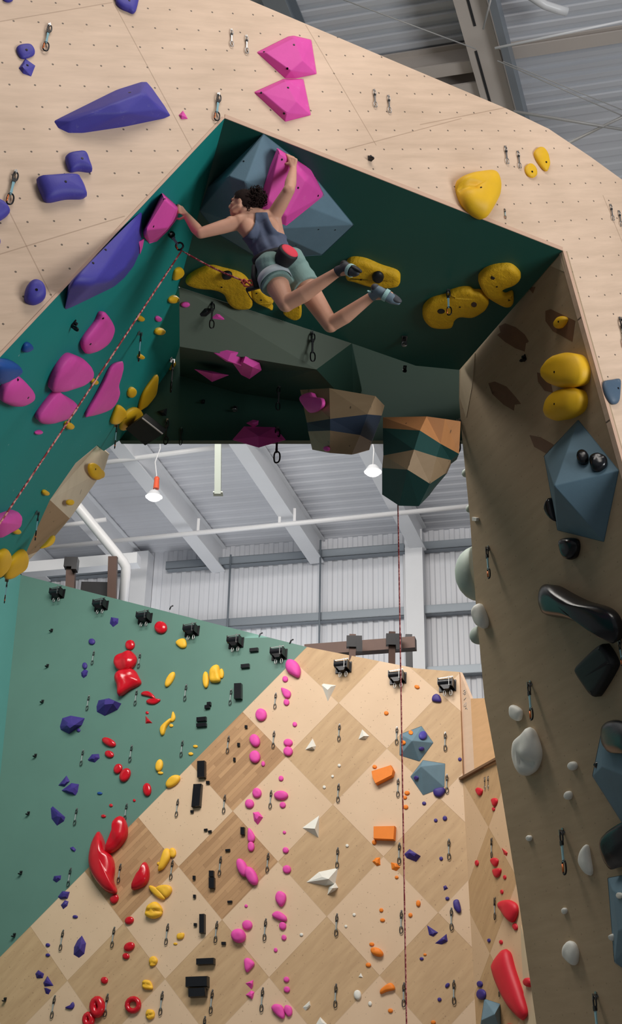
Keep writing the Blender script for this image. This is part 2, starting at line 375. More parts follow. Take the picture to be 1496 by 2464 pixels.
# handwritten pencil marks on the pale return: kept as the illegible strokes they are
bm = bmesh.new()
for pts in ([(1115, 1663), (1119, 1660), (1117, 1668), (1121, 1664)], [(1114, 1668), (1118, 1672), (1121, 1668)], [(1116, 1685), (1121, 1679)], [(1118, 1692), (1116, 1700), (1121, 1700), (1121, 1690)], [(1119, 1706), (1122, 1703), (1124, 1707)]):
    tube(bm, [oe(*p)+nE*.003 for p in pts], .0035, 4)
o = from_bm('trim_marks', bm, 'grey_steel'); o['kind'] = 'structure'
decal('wall_return_strip', [(1254, 2226), (1272, 2290), (1286, 2372), (1310, 2500), (1266, 2500), (1262, 2400), (1256, 2290)], onE, nE, 'birch_pale', .012)
# side wall at far left
cA, cB_ = onB(50, 1383), onB(-2, 1890); dW = V((-.35, -1, 0)).normalized()
nW2 = (cB_-cA).cross(dW).normalized()
painted('aqua_paint', rgb(88, 150, 146), .45, .4, .2)
panel('wall_side', [cA, onB(-60, 2500), onB(-60, 2500)+dW*5, cA+dW*5+V((0, 0, .4))], frame(cA, nW2 if nW2.dot(CAM-cA) > 0 else -nW2, dW), 'aqua_paint', .05)

# ---- building shell: corrugated wall, ribbed roof deck, frames
nW = V((-.225, -.974, 0)).normalized(); pW = V((0, 27, 0)); hW = V((.974, -.225, 0)).normalized()
def onW(x, y, off=0.0): return hitp(x, y, pW+nW*off, nW)
eave = onW(360, 1340).z*.5+onW(1000, 1270).z*.5
rd = ray(2000, 3200); rd.normalize(); rdir = V((-rd.x, -rd.y, -rd.z))             # up the roof slope, towards us
nRf = hW.cross(rdir).normalized(); nRf = nRf if nRf.z < 0 else -nRf
pRf = V((pW.x, pW.y, eave))
def onRf(x, y, off=0.0): return hitp(x, y, pRf+nRf*off, nRf)
def ribbed(name, o0, along, across, La, Lc, depthn, period, depth, mat):
    prof = [(0, 0), (.38, 0), (.5, 1), (.88, 1), (1.0, 0)]
    bm = bmesh.new(); n = int(Lc/period); prev = None
    for i in range(n):
        for (t, h) in prof[:-1] if i < n-1 else prof:
            p = o0 + across*((i+t)*period) + depthn*(h*depth)
            cur = (bm.verts.new(p), bm.verts.new(p+along*La))
            if prev: bm.faces.new((prev[0], cur[0], cur[1], prev[1]))
            prev = cur
    o = from_bm(name, bm, mat); o['kind'] = 'structure'; return o
w0 = pW - hW*16; w0 = V((w0.x, w0.y, 0))
ribbed('wall_far', w0, V((0, 0, 1)), hW, eave+.05, 30.0, nW, .24, .03, 'sheet_white')
ribbed('ceiling', pRf - hW*18 - nRf*.03 - rdir*.2 + rdir*12, hW, rdir, 40.0, 22.0, nRf, .2, .055, 'deck_white')
ribbed('ceiling_liner', pRf - hW*18 - nRf*.0 - rdir*.2, hW, rdir, 40.0, 12.0, nRf, .3, .012, 'deck_white')
# rafters (top flange hidden in the deck): web + bottom flange
def ibeam(name, p0, p1, up, depth, fl, mat, web=.03, off=0.0):
    bm = bmesh.new(); t = (p1-p0).normalized()
    beam_between(bm, p0-up*(depth/2+off), p1-up*(depth/2+off), web, depth, up); beam_between(bm, p0-up*(depth+off), p1-up*(depth+off), fl, .03, up); beam_between(bm, p0-up*(off+.02), p1-up*(off+.02), fl, .03, up)
    o = from_bm(name, bm, mat); o['kind'] = 'structure'; return o
upR = -nRf; k = 0
raf = []
for i, (x, y) in enumerate([(112, 1340), (318, 1318), (528, 1315), (762, 1292), (1005, 1262)]):
    p0 = onRf(x, y); raf.append(p0); ibeam('trim_rafter', p0 - rdir*.1, p0+rdir*22, upR, .62, .34, 'white_steel', .16, .03)
bp = onRf(1180, 130); ibeam('trim_rafter', bp - rdir*2.4, bp+rdir*5, upR, .6, .42, 'tan_steel', .2, .04)
bm = bmesh.new(); beam_between(bm, bp+hW*.3-rdir*2.4+nRf*.55, bp+hW*.3+rdir*5+nRf*.55, .1, .5, upR); o = from_bm('trim_web', bm, 'grey_steel'); o['kind'] = 'structure'
jp = onRf(1065, 118); ibeam('trim_joist', jp - hW*6, jp+hW*.45, upR, .42, .2, 'tan_steel', .04, .05)
jp = onRf(1075, 165); ibeam('trim_joist', jp - hW*6, jp+hW*.45, upR, .5, .26, 'tan_steel', .04, .05)
bm = bmesh.new()
for (t0, t1, o) in ((-1.1, .6, -.1), (1.0, 4, -.02)): beam_between(bm, bp-rdir*t0*-1+nRf*.66+hW*o, bp+rdir*t1+nRf*.66+hW*o, .035, .006, upR)
o = from_bm('trim_slot', bm, 'dark_gap'); o['kind'] = 'structure'
jq = onRf(1330, 96); ibeam('trim_joist', jq-hW*1.1, jq+hW*6, upR, .12, .2, 'tan_steel', .04, .03)
jr = onRf(700, 30); ibeam('trim_rafter', jr - rdir*1.2, jr+rdir*4, upR, .5, .3, 'grey_steel', .08, .04)
# columns, girts, sag rods
for (x, y) in ((340, 1400), (1000, 1430)):
    p = onW(x, y, .25); bm = bmesh.new(); R = Matrix((( hW.x, -nW.x, 0), (hW.y, -nW.y, 0), (0, 0, 1)))
    zt = eave - .15
    box(bm, (p.x, p.y, zt/2), (.40, .42, zt), R); o = from_bm('trim_column', bm, 'white_steel'); o['kind'] = 'structure'
for (x, y) in ((700, 1342), (700, 1492), (1110, 1614)):
    z = onW(x, y, .15).z; c = pW+nW*.15; bm = bmesh.new(); p0 = V((c.x, c.y, z))
    for (a, b) in ((-15, -3.95), (-3.5, 2.28), (2.72, 12)):
        beam_between(bm, p0+hW*a+V((0, 0, .09)), p0+hW*b+V((0, 0, .09)), .22, .02); beam_between(bm, p0+hW*a+nW*.1, p0+hW*b+nW*.1, .02, .2); beam_between(bm, p0+hW*a-V((0, 0, .09)), p0+hW*b-V((0, 0, .09)), .22, .02)
    o = from_bm('trim_girt', bm, 'grey_steel'); o['kind'] = 'structure'
for (x, y0, y1) in ((555, 1335, 1530), (771, 1300, 1580)):
    a = onW(x, y0, .35); bm = bmesh.new(); tube(bm, [a, V((a.x, a.y, 7))], .025, 6); o = from_bm('trim_rod', bm, 'grey_steel'); o['kind'] = 'structure'
a = onW(972, 1335, .3); bm = bmesh.new(); tube(bm, [a, V((a.x, a.y, 7))], .03, 6); o = from_bm('trim_conduit', bm, 'pipe_white'); o['kind'] = 'structure'
# floor far below the frame
bm = bmesh.new(); box(bm, (0, 8, -.05), (44, 56, .1)); o = from_bm('floor', bm, 'floor_mat'); o['kind'] = 'structure'
# ------------------------------------------------------------------ climbing holds
from mathutils.geometry import tessellate_polygon
def smooth_closed(P, m):
    n = len(P); out = []
    for i in range(n):
        a, b, c, d = P[i-1], P[i], P[(i+1) % n], P[(i+2) % n]
        for k in range(m):
            t = k/m
            out.append(tuple(.5*((2*b[j])+(-a[j]+c[j])*t+(2*a[j]-5*b[j]+4*c[j]-d[j])*t*t+(-a[j]+3*b[j]-3*c[j]+d[j])*t**3) for j in (0, 1)))
    return out
def ell(cx, cy, w, h, rot=0, n=14, sq=1.0):
    r = math.radians(rot); o = []
    for i in range(n):
        a = 2*math.pi*i/n; x = w/2*math.copysign(abs(math.cos(a))**sq, math.cos(a)); y = h/2*math.copysign(abs(math.sin(a))**sq, math.sin(a))
        o.append((cx+x*math.cos(r)-y*math.sin(r), cy+x*math.sin(r)+y*math.cos(r)))
    return o
def centroid(P): return (sum(p[0] for p in P)/len(P), sum(p[1] for p in P)/len(P))
def parea(P): return abs(sum(P[i-1][0]*P[i][1]-P[i][0]*P[i-1][1] for i in range(len(P))))/2
def pxm(S, c):
    p, n = SURF[S]; return FPX/((hitp(c[0], c[1], p, n)-CAM).dot(FWD))
def outline3(S, P, h):
    p, n = SURF[S]; return [hitp(x, y, p+n*h, n) for x, y in P]
def hold_frame(S, P):
    p, n = SURF[S]; c = centroid(P); return frame(hitp(c[0], c[1], p, n), n)
def mk_dome(S, P, H, seed, rf=.3, apex=(0, 0), lump=.0, rings=None, groove=None):
    F = hold_frame(S, P); I = F.inverted(); Q = [I @ q for q in outline3(S, P, rf*H)]
    rings = rings or [(.93, -.004), (1, rf*H), (.955, .58*H), (.83, .8*H), (.62, .93*H), (.33, .99*H)]
    bm = bmesh.new(); R = []; size = max(q.length for q in Q)
    for (s, z) in rings:
        t = 1-s if s < 1 and z > 0 else 0; row = []
        for q in Q:
            x = q.x*s+apex[0]*size*t; y = q.y*s+apex[1]*size*t; zz = z
            if lump and z > 0:
                nv = noise.noise(V((x/size*1.7+seed*3.1, y/size*1.7, z/size*1.7+seed)))
                zz = z*(1+lump*nv); x *= 1+lump*.25*nv; y *= 1+lump*.25*nv
            row.append(bm.verts.new((x, y, zz)))
        R.append(row)
    N = len(Q)
    for a, b in zip(R, R[1:]):
        for i in range(N): bm.faces.new((a[i], a[(i+1) % N], b[(i+1) % N], b[i]))
    top = bm.verts.new((apex[0]*size, apex[1]*size, rings[-1][1]+.01*H))
    for i in range(N): bm.faces.new((R[-1][i], R[-1][(i+1) % N], top))
    if groove:                                                     # a crease carved across, given as two pixels
        g0, g1 = [I @ q for q in outline3(S, groove, .6*H)]; d = (g1-g0); d.z = 0; L = d.length; d.normalize()
        for v in bm.verts:
            r = v.co-g0; per = abs(r.x*d.y-r.y*d.x); al = r.x*d.x+r.y*d.y
            if -.05*L < al < 1.05*L and v.co.z > .3*H: v.co.z -= .38*H*math.exp(-(per/(.12*size))**2)
    return bm, F, True
def mk_hull(S, P, raised, bev=.0):
    F = hold_frame(S, P); I = F.inverted(); p, n = SURF[S]
    bm = bmesh.new()
    for q in outline3(S, P, 0): c = I @ q; bm.verts.new(c); bm.verts.new((c.x, c.y, -.004))
    for (x, y, h) in raised: bm.verts.new(I @ hitp(x, y, p+n*h, n))
    r = bmesh.ops.convex_hull(bm, input=bm.verts[:])
    bmesh.ops.delete(bm, geom=[g for g in r['geom_interior'] if isinstance(g, bmesh.types.BMVert)], context='VERTS')
    loose = [v for v in bm.verts if not v.link_faces]; bmesh.ops.delete(bm, geom=loose, context='VERTS')
    bmesh.ops.dissolve_limit(bm, angle_limit=math.radians(3), verts=bm.verts[:], edges=bm.edges[:])
    if bev: bmesh.ops.bevel(bm, geom=bm.edges[:], offset=bev, segments=2, affect='EDGES', profile=.5)
    return bm, F, False
def mk_gem(S, P, H, seed):
    rnd = random.Random(seed); c = centroid(P); k = rnd.uniform(.3, .45); m = len(P)
    ox, oy = rnd.uniform(-.15, .15), rnd.uniform(-.25, .05); sz = math.sqrt(parea(P))
    raised = [(c[0]+(q[0]-c[0])*k+ox*sz, c[1]+(q[1]-c[1])*k+oy*sz, H*rnd.uniform(.65, 1.05)) for q in P[::max(1, m//4)]]
    return mk_hull(S, P, raised)
def mk_plate(S, P, H, sharp=False):
    F = hold_frame(S, P); I = F.inverted(); Q = [I @ q for q in outline3(S, P, .5*H)]; N = len(Q)
    ar = sum(Q[i-1].x*Q[i].y-Q[i].x*Q[i-1].y for i in range(N)); sg = 1 if ar > 0 else -1
    nv = []
    for i in range(N):
        a = (Q[i]-Q[i-1]); b = (Q[(i+1) % N]-Q[i]); a.z = b.z = 0
        a = a.normalized() if a.length else V((1, 0, 0)); b = b.normalized() if b.length else a
        m = V((-(a.y+b.y), a.x+b.x, 0))*sg; m = m.normalized() if m.length > 1e-6 else V((0, 0, 0)); nv.append(m)
    prof = [(0, -.004), (0, .8*H), (.15*H, H)] if sharp else [(0, -.004), (0, .55*H), (.12*H, .8*H), (.38*H, .95*H), (.8*H, H)]
    kk = min(1.0, .13*math.sqrt(abs(ar)/2)/(.8*H)); prof = [(o*kk, z) for o, z in prof]
    bm = bmesh.new(); R = [[bm.verts.new((q.x+m.x*o, q.y+m.y*o, z)) for q, m in zip(Q, nv)] for o, z in prof]
    for a, b in zip(R, R[1:]):
        for i in range(N): bm.faces.new((a[i], a[(i+1) % N], b[(i+1) % N], b[i]))
    for t in tessellate_polygon([[v.co.copy() for v in R[-1]]]): bm.faces.new([R[-1][k] for k in t])
    return bm, F, not sharp
def mk_ring(S, P, r):
    F = hold_frame(S, P); I = F.inverted(); Q = [I @ q for q in outline3(S, P, r*.7)]
    for q in Q: q.z = r*.75
    bm = bmesh.new(); tube(bm, Q, r, 12, True); return bm, F, True
HOLDS = []; seedc = [0]
def view_hit(o, x, y):
    me = o.data; M = o.matrix_world; bv = BVHTree.FromPolygons([M @ v.co for v in me.vertices], [p.vertices[:] for p in me.polygons])
    loc, nrm, _, d = bv.ray_cast(CAM, ray(x, y).normalized()); return loc, nrm
def add_bolt(o, x, y, r=.011):
    loc, nrm = view_hit(o, x, y)
    if loc is None: return
    if nrm.dot(CAM-loc) < 0: nrm = -nrm
    M = o.matrix_world.inverted() @ frame(loc, nrm)
    bm = bmesh.new(); bmesh.ops.create_cone(bm, cap_ends=True, segments=10, radius1=r, radius2=r*.8, depth=.006, matrix=M)
    b = from_bm('bolt', bm, 'bolt_dark', o); return b
def route(key, S, mat, suffix, group, items, cat='climbing hold', name='climbing_hold', ordered=True):
    built = []
    for it in items:
        desc, kind, data, H = it[0], it[1], it[2], it[3]; opt = it[4] if len(it) > 4 else {}
        Sx = opt.get('S', S); seedc[0] += 1; sd = seedc[0]
        if kind == 'e': P = ell(*data, n=16 if max(data[2:4]) > 16 else 10, sq=opt.get('sq', 1))
        elif kind in ('p', 's'): P = smooth_closed(data, opt.get('m', 4))
        else: P = list(data) if not (isinstance(data, tuple) and not isinstance(data[0], tuple)) else ell(*data)
        k = pxm(Sx, centroid(P)); md = math.sqrt(parea(P))/k
        if not H: H = min(.16, .42*md)
        if kind in ('e', 'p'): bm, F, sm = mk_dome(Sx, P, H, sd, opt.get('rf', .3), opt.get('apex', (0, .1)), opt.get('lump', .12), groove=opt.get('groove'))
        elif kind == 'h': bm, F, sm = mk_hull(Sx, P, opt['r'], opt.get('bev', .0))
        elif kind == 'g': bm, F, sm = mk_gem(Sx, P, H, sd)
        elif kind in ('s', 'q'): bm, F, sm = mk_plate(Sx, P, H, kind == 'q')
        elif kind == 'o': bm, F, sm = mk_ring(Sx, P, H)
        o = from_bm(opt.get('name', name), bm, opt.get('mat', mat), None, F, sm)
        o['category'] = opt.get('cat', cat)
        if opt.get('soft'):
            cr = o.data.attributes.new('crease_edge', 'FLOAT', 'EDGE'); cr.data.foreach_set('value', [opt['soft']]*len(o.data.edges))
            md = o.modifiers.new('soft', 'SUBSURF'); md.levels = md.render_levels = 3; o.data.polygons.foreach_set('use_smooth', [True]*len(o.data.polygons))
        if group: o['group'] = group
        for b in opt.get('b', ()): add_bolt(o, *b, r=opt.get('br', .011))
        for (x, y, rr) in opt.get('knob', ()):
            pass
        built.append((centroid(P)[1], desc, o, opt))
    built.sort(key=lambda t: t[0]); n = len(built)
    for i, (y, desc, o, opt) in enumerate(built):
        if opt.get('label'): o['label'] = opt['label']; continue
        if not ordered: o['label'] = desc; continue
        pos = 'topmost' if i == 0 else ('lowest' if i == n-1 else ordn(i+1)+' from top')
        o['label'] = f"{desc}, {pos} of {suffix}"
    return [b[2] for b in built]
L_ = lambda s: {'label': s}
# --- front plywood face
route('Fp', 'F', 'purple_hold', 'the purple holds on the front plywood', 'purple holds on the front face', [
 ('purple hold cut off by the upper frame edge', 'p', [(278, 0), (277, -14), (330, -16), (329, 20), (322, 32), (308, 27), (292, 20), (280, 8)], .05, dict(L_('purple hold cut by the upper frame edge, near the middle of the left plywood'), b=[(311, 1)])),
 ('x', 'e', (20, -4, 26, 18), .03, L_('sliver of purple hold at the top left corner of the picture')),
 ('small rounded purple hold', 'p', [(39, 119), (48, 109), (70, 107), (80, 114), (84, 128), (76, 136), (52, 141)], .035, dict(L_('upper of two small purple holds left of the highest quickdraw'), b=[(64, 120)])),
 ('small diamond-shaped purple hold', 'g', [(61, 141), (85, 158), (75, 184), (55, 177), (45, 164)], .03, dict(L_('diamond-shaped small purple hold, lower of two left of the highest quickdraw'), b=[(66, 157)])),
 ('huge purple wing hold', 'h', [(129, 291), (145, 284), (215, 256), (280, 216), (340, 197), (353, 197), (366, 212), (396, 255), (410, 278), (395, 285), (300, 305), (200, 320), (165, 320), (140, 308)], .2, dict(L_('huge purple wing-shaped hold across the left plywood face'), r=[(170, 292, .07), (215, 275, .13), (275, 248, .18), (338, 224, .18), (352, 228, .17), (384, 264, .08), (300, 272, .16)], soft=.55, b=[(312, 223)], br=.014)),
 ('squarish purple hold', 'p', [(157, 379), (170, 370), (200, 367), (212, 380), (221, 410), (215, 413), (190, 410), (170, 413), (162, 400)], .07, dict(L_('squarish purple hold just above the broad purple hold on the left plywood'), b=[(198, 381)])),
 ('broad purple hold', 'p', [(88, 435), (100, 429), (180, 423), (195, 432), (207, 460), (205, 475), (160, 477), (113, 485), (98, 465)], .1, dict(L_('broad flat-topped purple hold below the squarish one on the left plywood'), b=[(158, 437)])),
 ('x', 'p', [(-25, 480), (5, 486), (22, 505), (20, 516), (0, 530), (-22, 535)], .07, L_('purple hold cut by the left frame edge beside a quickdraw')),
 ('x', 'e', (-6, 583, 14, 20), .03, L_('sliver of purple hold at the left frame edge below a quickdraw')),
 ('x', 'p', [(60, 722), (62, 694), (78, 676), (98, 684), (109, 706), (105, 722), (82, 732)], .09, dict(L_('domed purple hold standing alone near the lower left plywood edge'), b=[(88, 697)]))])
route('Fk', 'F', 'pink_hold', '', 'pink holds on the front face', [
 ('x', 'h', [(617, 126), (693, 88), (706, 86), (749, 96), (753, 140), (762, 178), (710, 189), (686, 189)], .1, dict(L_('upper of two large pink faceted plates at the top of the arch'), r=[(707, 92, .09), (728, 146, .1), (700, 170, .08), (640, 127, .05)], bev=.006, b=[(707, 108), (635, 125), (691, 165)])),
 ('x', 'h', [(610, 222), (682, 190), (730, 190), (740, 235), (748, 277), (686, 293)], .1, dict(L_('lower of two large pink faceted plates at the top of the arch'), r=[(686, 196, .08), (713, 245, .1), (690, 272, .07), (632, 223, .05)], bev=.006, b=[(693, 211), (628, 223), (683, 273)])),
 ('x', 'g', [(430, 277), (440, 266), (452, 286), (436, 287)], .025, L_('tiny pink hold right of the huge purple wing'))])
route('Fy', 'F', 'yellow_hold', '', 'yellow holds on the front face', [
 ('x', 'p', [(1097, 445), (1103, 430), (1140, 418), (1175, 416), (1195, 430), (1201, 465), (1190, 495), (1170, 523), (1150, 522), (1120, 500), (1105, 475)], .15, dict(L_('big yellow creased hold above the right end of the arch lip'), lump=.25, groove=[(1105, 452), (1160, 448)], b=[(1157, 451)])),
 ('x', 'p', [(1284, 370), (1292, 356), (1305, 358), (1318, 375), (1322, 395), (1316, 412), (1300, 400)], .05, dict(L_('longer upper one of two small yellow holds at the upper right'), b=[(1314, 390)], lump=.3)),
 ('x', 'e', (1277, 411, 26, 36, -35), .04, dict(L_('oval lower one of two small yellow holds at the upper right'), b=[(1280, 413)], lump=.3))])
route('Fs', 'F', 'slate_hold', '', None, [
 ('x', 'p', [(1450, 920), (1470, 914), (1490, 914), (1491, 940), (1487, 968), (1470, 972), (1455, 950)], .05, dict(L_('slate blue teardrop hold on the plywood at the right frame edge'), b=[(1487, 934)]))])
# --- left inner wall
route('Lp', 'L', 'purple_hold', '', 'blue and purple holds on the left wall', [
 ('x', 'h', [(342, 506), (165, 682), (155, 748), (200, 722), (240, 706), (275, 690), (300, 668), (322, 640), (336, 608), (341, 560)], .3, dict(L_('giant purple boat-shaped volume along the edge of the teal wall'), r=[(172, 677, .1), (225, 682, .2), (268, 676, .22), (300, 648, .2), (324, 612, .16), (336, 540, .06)], soft=.5, name='climbing_volume', cat='climbing volume', b=[(224, 633), (254, 601), (310, 662)])),
 ('x', 'p', [(54, 845), (60, 828), (70, 824), (76, 836), (63, 845)], .04, dict(L_('tiny blue hold on the teal wall near the plywood edge'), mat='blue_hold')),
 ('x', 'p', [(-18, 872), (20, 866), (38, 875), (35, 890), (0, 912), (-18, 918)], .1, dict(L_('chalky blue hold cut by the left frame edge on the teal wall'), mat='blue_hold'))])
LK = route('Lk', 'L', 'pink_hold', '', 'pink holds on the left wall', [
 ('x', 'h', [(391, 465), (430, 500), (425, 525), (402, 555), (376, 580), (358, 585), (346, 570), (344, 555)], .1, dict(L_("large pink block under the climber's left hand"), r=[(396, 480, .1), (424, 502, .12), (404, 548, .14), (350, 555, .12)], bev=.01, b=[(395, 479), (369, 545)])),
 ('x', 'g', [(331, 580), (347, 575), (343, 596), (337, 612)], .05, L_('small pink wedge squeezed between the purple volume and the pink block')),
 ('x', 'p', [(249, 750), (268, 772), (268, 797), (250, 830), (210, 851), (199, 835), (205, 815), (235, 775)], .09, dict(L_('tall pink hold below the purple volume on the teal wall'), b=[(248, 766), (218, 828)], rf=.4)),
 ('x', 'p', [(126, 942), (140, 895), (165, 860), (182, 855), (205, 868), (213, 890), (195, 917), (160, 935)], .13, dict(L_('upper of two bulbous pink holds stacked on the teal wall'), rf=.45, apex=(.2, .2))),
 ('x', 'p', [(5, 962), (15, 930), (42, 905), (65, 925), (77, 945), (72, 965), (40, 978), (15, 972)], .11, dict(L_('rounded pink hold at the left frame edge on the teal wall'), b=[(43, 914), (68, 957)], rf=.45)),
 ('x', 'p', [(92, 1010), (105, 985), (138, 945), (150, 948), (183, 970), (175, 990), (150, 1010), (110, 1021)], .11, dict(L_('lower of two bulbous pink holds stacked on the teal wall'), rf=.45)),
 ('x', 'p', [(290, 870), (295, 876), (283, 920), (285, 950), (265, 986), (212, 1003), (208, 998), (228, 962), (248, 925), (270, 882)], .07, dict(L_('tall pink fin-shaped hold right of the rope on the teal wall'), rf=.4)),
 ('x', 'e', (92, 1040, 18, 8, -20), .03, L_('tiny faint pink hold below the stacked pink pair')),
 ('x', 'p', [(-14, 1252), (0, 1244), (40, 1231), (42, 1241), (33, 1265), (0, 1288), (-14, 1292)], .12, dict(L_('pink leaf-shaped hold cut by the left frame edge under the rope'), rf=.4)),
 ('x', 'e', (380, 767, 13, 14), .03, L_('tiny pink hold in shade beside a small yellow hold'))])
route('Ly', 'L', 'yellow_hold', 'the yellow holds along the teal wall', 'yellow holds on the left wall', [
 ('narrow yellow hold', 'p', [(417, 671), (422, 650), (434, 643), (438, 652), (432, 664), (420, 673)], .05),
 ('small slanted yellow hold', 'e', (416, 720, 24, 14, -35), .05), ('small yellow hold', 'e', (383, 797, 22, 15, -25), .05),
 ('tiny yellow nub', 'e', (337, 766, 14, 14), .04), ('tiny yellow hold', 'e', (338, 858, 12, 12), .04), ('tiny yellow hold', 'e', (226, 918, 13, 14), .04),
 ('small upright yellow hold', 'e', (316, 944, 16, 26, 20), .05),
 ('thin yellow shard', 'p', [(386, 934), (404, 900), (420, 868), (418, 890), (400, 914)], .04),
 ('long yellow fin', 'p', [(333, 985), (345, 945), (375, 903), (378, 912), (372, 945), (350, 975), (337, 985)], .06),
 ('forked yellow hold', 'p', [(267, 1016), (278, 985), (287, 974), (298, 985), (301, 1005), (292, 1006), (286, 1014), (276, 1019)], .07, dict(lump=.3)),
 ('rippled yellow hold', 'p', [(289, 1031), (300, 997), (325, 980), (338, 990), (332, 1010), (300, 1032)], .08, dict(lump=.3)),
 ('tiny yellow hold', 'e', (164, 1023, 16, 18), .05), ('tiny yellow hold', 'e', (108, 1185, 13, 13), .04), ('small yellow hold', 'e', (37, 1277, 17, 15), .05),
 ('yellow ring-edged hold', 'p', [(-12, 1372), (-6, 1335), (15, 1320), (20, 1337), (8, 1370), (-10, 1390)], .08),
 ('textured yellow hold', 'p', [(11, 1390), (25, 1350), (55, 1322), (57, 1342), (50, 1366), (26, 1388)], .09, dict(lump=.35))])
SURF['G'] = (e3, ((e4-e1).cross(bl[1]-e1)).normalized()); SURF['G'] = (e3, SURF['G'][1] if SURF['G'][1].dot(CAM-e3) > 0 else -SURF['G'][1])
route('Gy', 'G', 'yellow_hold', '', 'yellow holds on the plywood end piece', [
 ('x', 'p', [(214, 1130), (216, 1116), (226, 1114), (236, 1128), (248, 1136), (247, 1150), (232, 1154), (220, 1146)], .06, dict(L_('larger yellow hold on the plywood end piece under the teal wall'), lump=.3, b=[(230, 1129)])),
 ('x', 'e', (168, 1209, 14, 15), .04, L_('tiny round yellow hold on the plywood end piece under the teal wall')),
 ('x', 'p', [(98, 1320), (112, 1306), (128, 1288), (129, 1300), (118, 1314)], .04, L_('thin yellow shard at the lowest tip of the plywood end piece'))])
# --- roof of the tunnel
route('Cy', 'C', 'yellow_rock', '', 'yellow holds on the tunnel roof', [
 ('x', 's', [(446, 677), (468, 657), (504, 644), (536, 650), (580, 663), (602, 688), (608, 722), (602, 740), (568, 741), (548, 726), (538, 706), (516, 696), (472, 691)], .07, dict(L_('big wavy yellow hold behind the rope on the tunnel roof'), b=[(533, 691)])),
 ('x', 's', [(604, 702), (612, 690), (630, 698), (644, 716), (658, 724), (652, 732), (656, 743), (634, 734), (612, 722)], .06, dict(L_("spotted yellow hold below the climber's harness on the tunnel roof"), b=[(617, 706), (628, 722)])),
 ('x', 's', [(682, 753), (688, 741), (706, 736), (722, 732), (725, 746), (723, 762), (706, 767)], .06, L_("squarish yellow hold below the climber's near knee")),
 ('x', 's', [(834, 634), (850, 624), (881, 628), (917, 643), (955, 656), (963, 672), (953, 688), (901, 690), (852, 676), (832, 668)], .07, dict(L_("long yellow hold behind the climber's feet"), b=[(868, 673)])),
 ('x', 's', [(1016, 754), (1020, 738), (1039, 722), (1078, 711), (1083, 704), (1110, 696), (1130, 696), (1140, 702), (1158, 704), (1175, 722), (1172, 738), (1160, 750), (1136, 762), (1106, 761), (1093, 771), (1084, 787), (1043, 787), (1022, 772)], .07, dict(L_('long wavy yellow hold with two black spots on the tunnel roof'), b=[(1106, 739)])),
 ('x', 's', [(1150, 674), (1160, 656), (1180, 645), (1205, 640), (1230, 641), (1250, 658), (1251, 671), (1237, 684), (1212, 694), (1206, 704), (1216, 711), (1233, 706), (1234, 730), (1217, 737), (1192, 726), (1166, 707)], .07, dict(L_('jaw-shaped yellow hold nearest the right corner of the tunnel roof'), b=[(1195, 690)]))])
p_, n_ = SURF['C']; SURF['C2'] = (p_+n_*.06, n_)
route('Cb', 'C2', 'matte_black_hold', '', 'black caps on the yellow roof holds', [
 ('x', 'e', (909, 666, 29, 26), .05, L_("round black knob on the yellow hold behind the climber's feet")),
 ('x', 'e', (1061, 748, 20, 14), .015, L_('left black spot on the long wavy yellow hold')),
 ('x', 'e', (1140, 732, 15, 15), .015, dict(L_('right dark spot on the long wavy yellow hold'), mat='rust_steel')),
 ('x', 'g', [(1175, 673), (1180, 660), (1194, 668), (1188, 676)], .02, L_('dark eye-like spot on the jaw-shaped yellow hold')),
 ('x', 'e', (546, 662, 26, 16), .05, L_('black knob on the wavy yellow hold just above the rope'))])
SURF['S'] = (c2d, ((c2b-c2a).cross(c2d-c2a)).normalized()); SURF['S'] = (c2d, SURF['S'][1] if SURF['S'][1].dot(CAM-c2d) > 0 else -SURF['S'][1])
q_ = [c2d, c2c, onD(572, 946)]; n_ = (q_[1]-q_[0]).cross(q_[2]-q_[0]).normalized(); SURF['T'] = (c2d, n_ if n_.dot(CAM-c2d) > 0 else -n_)
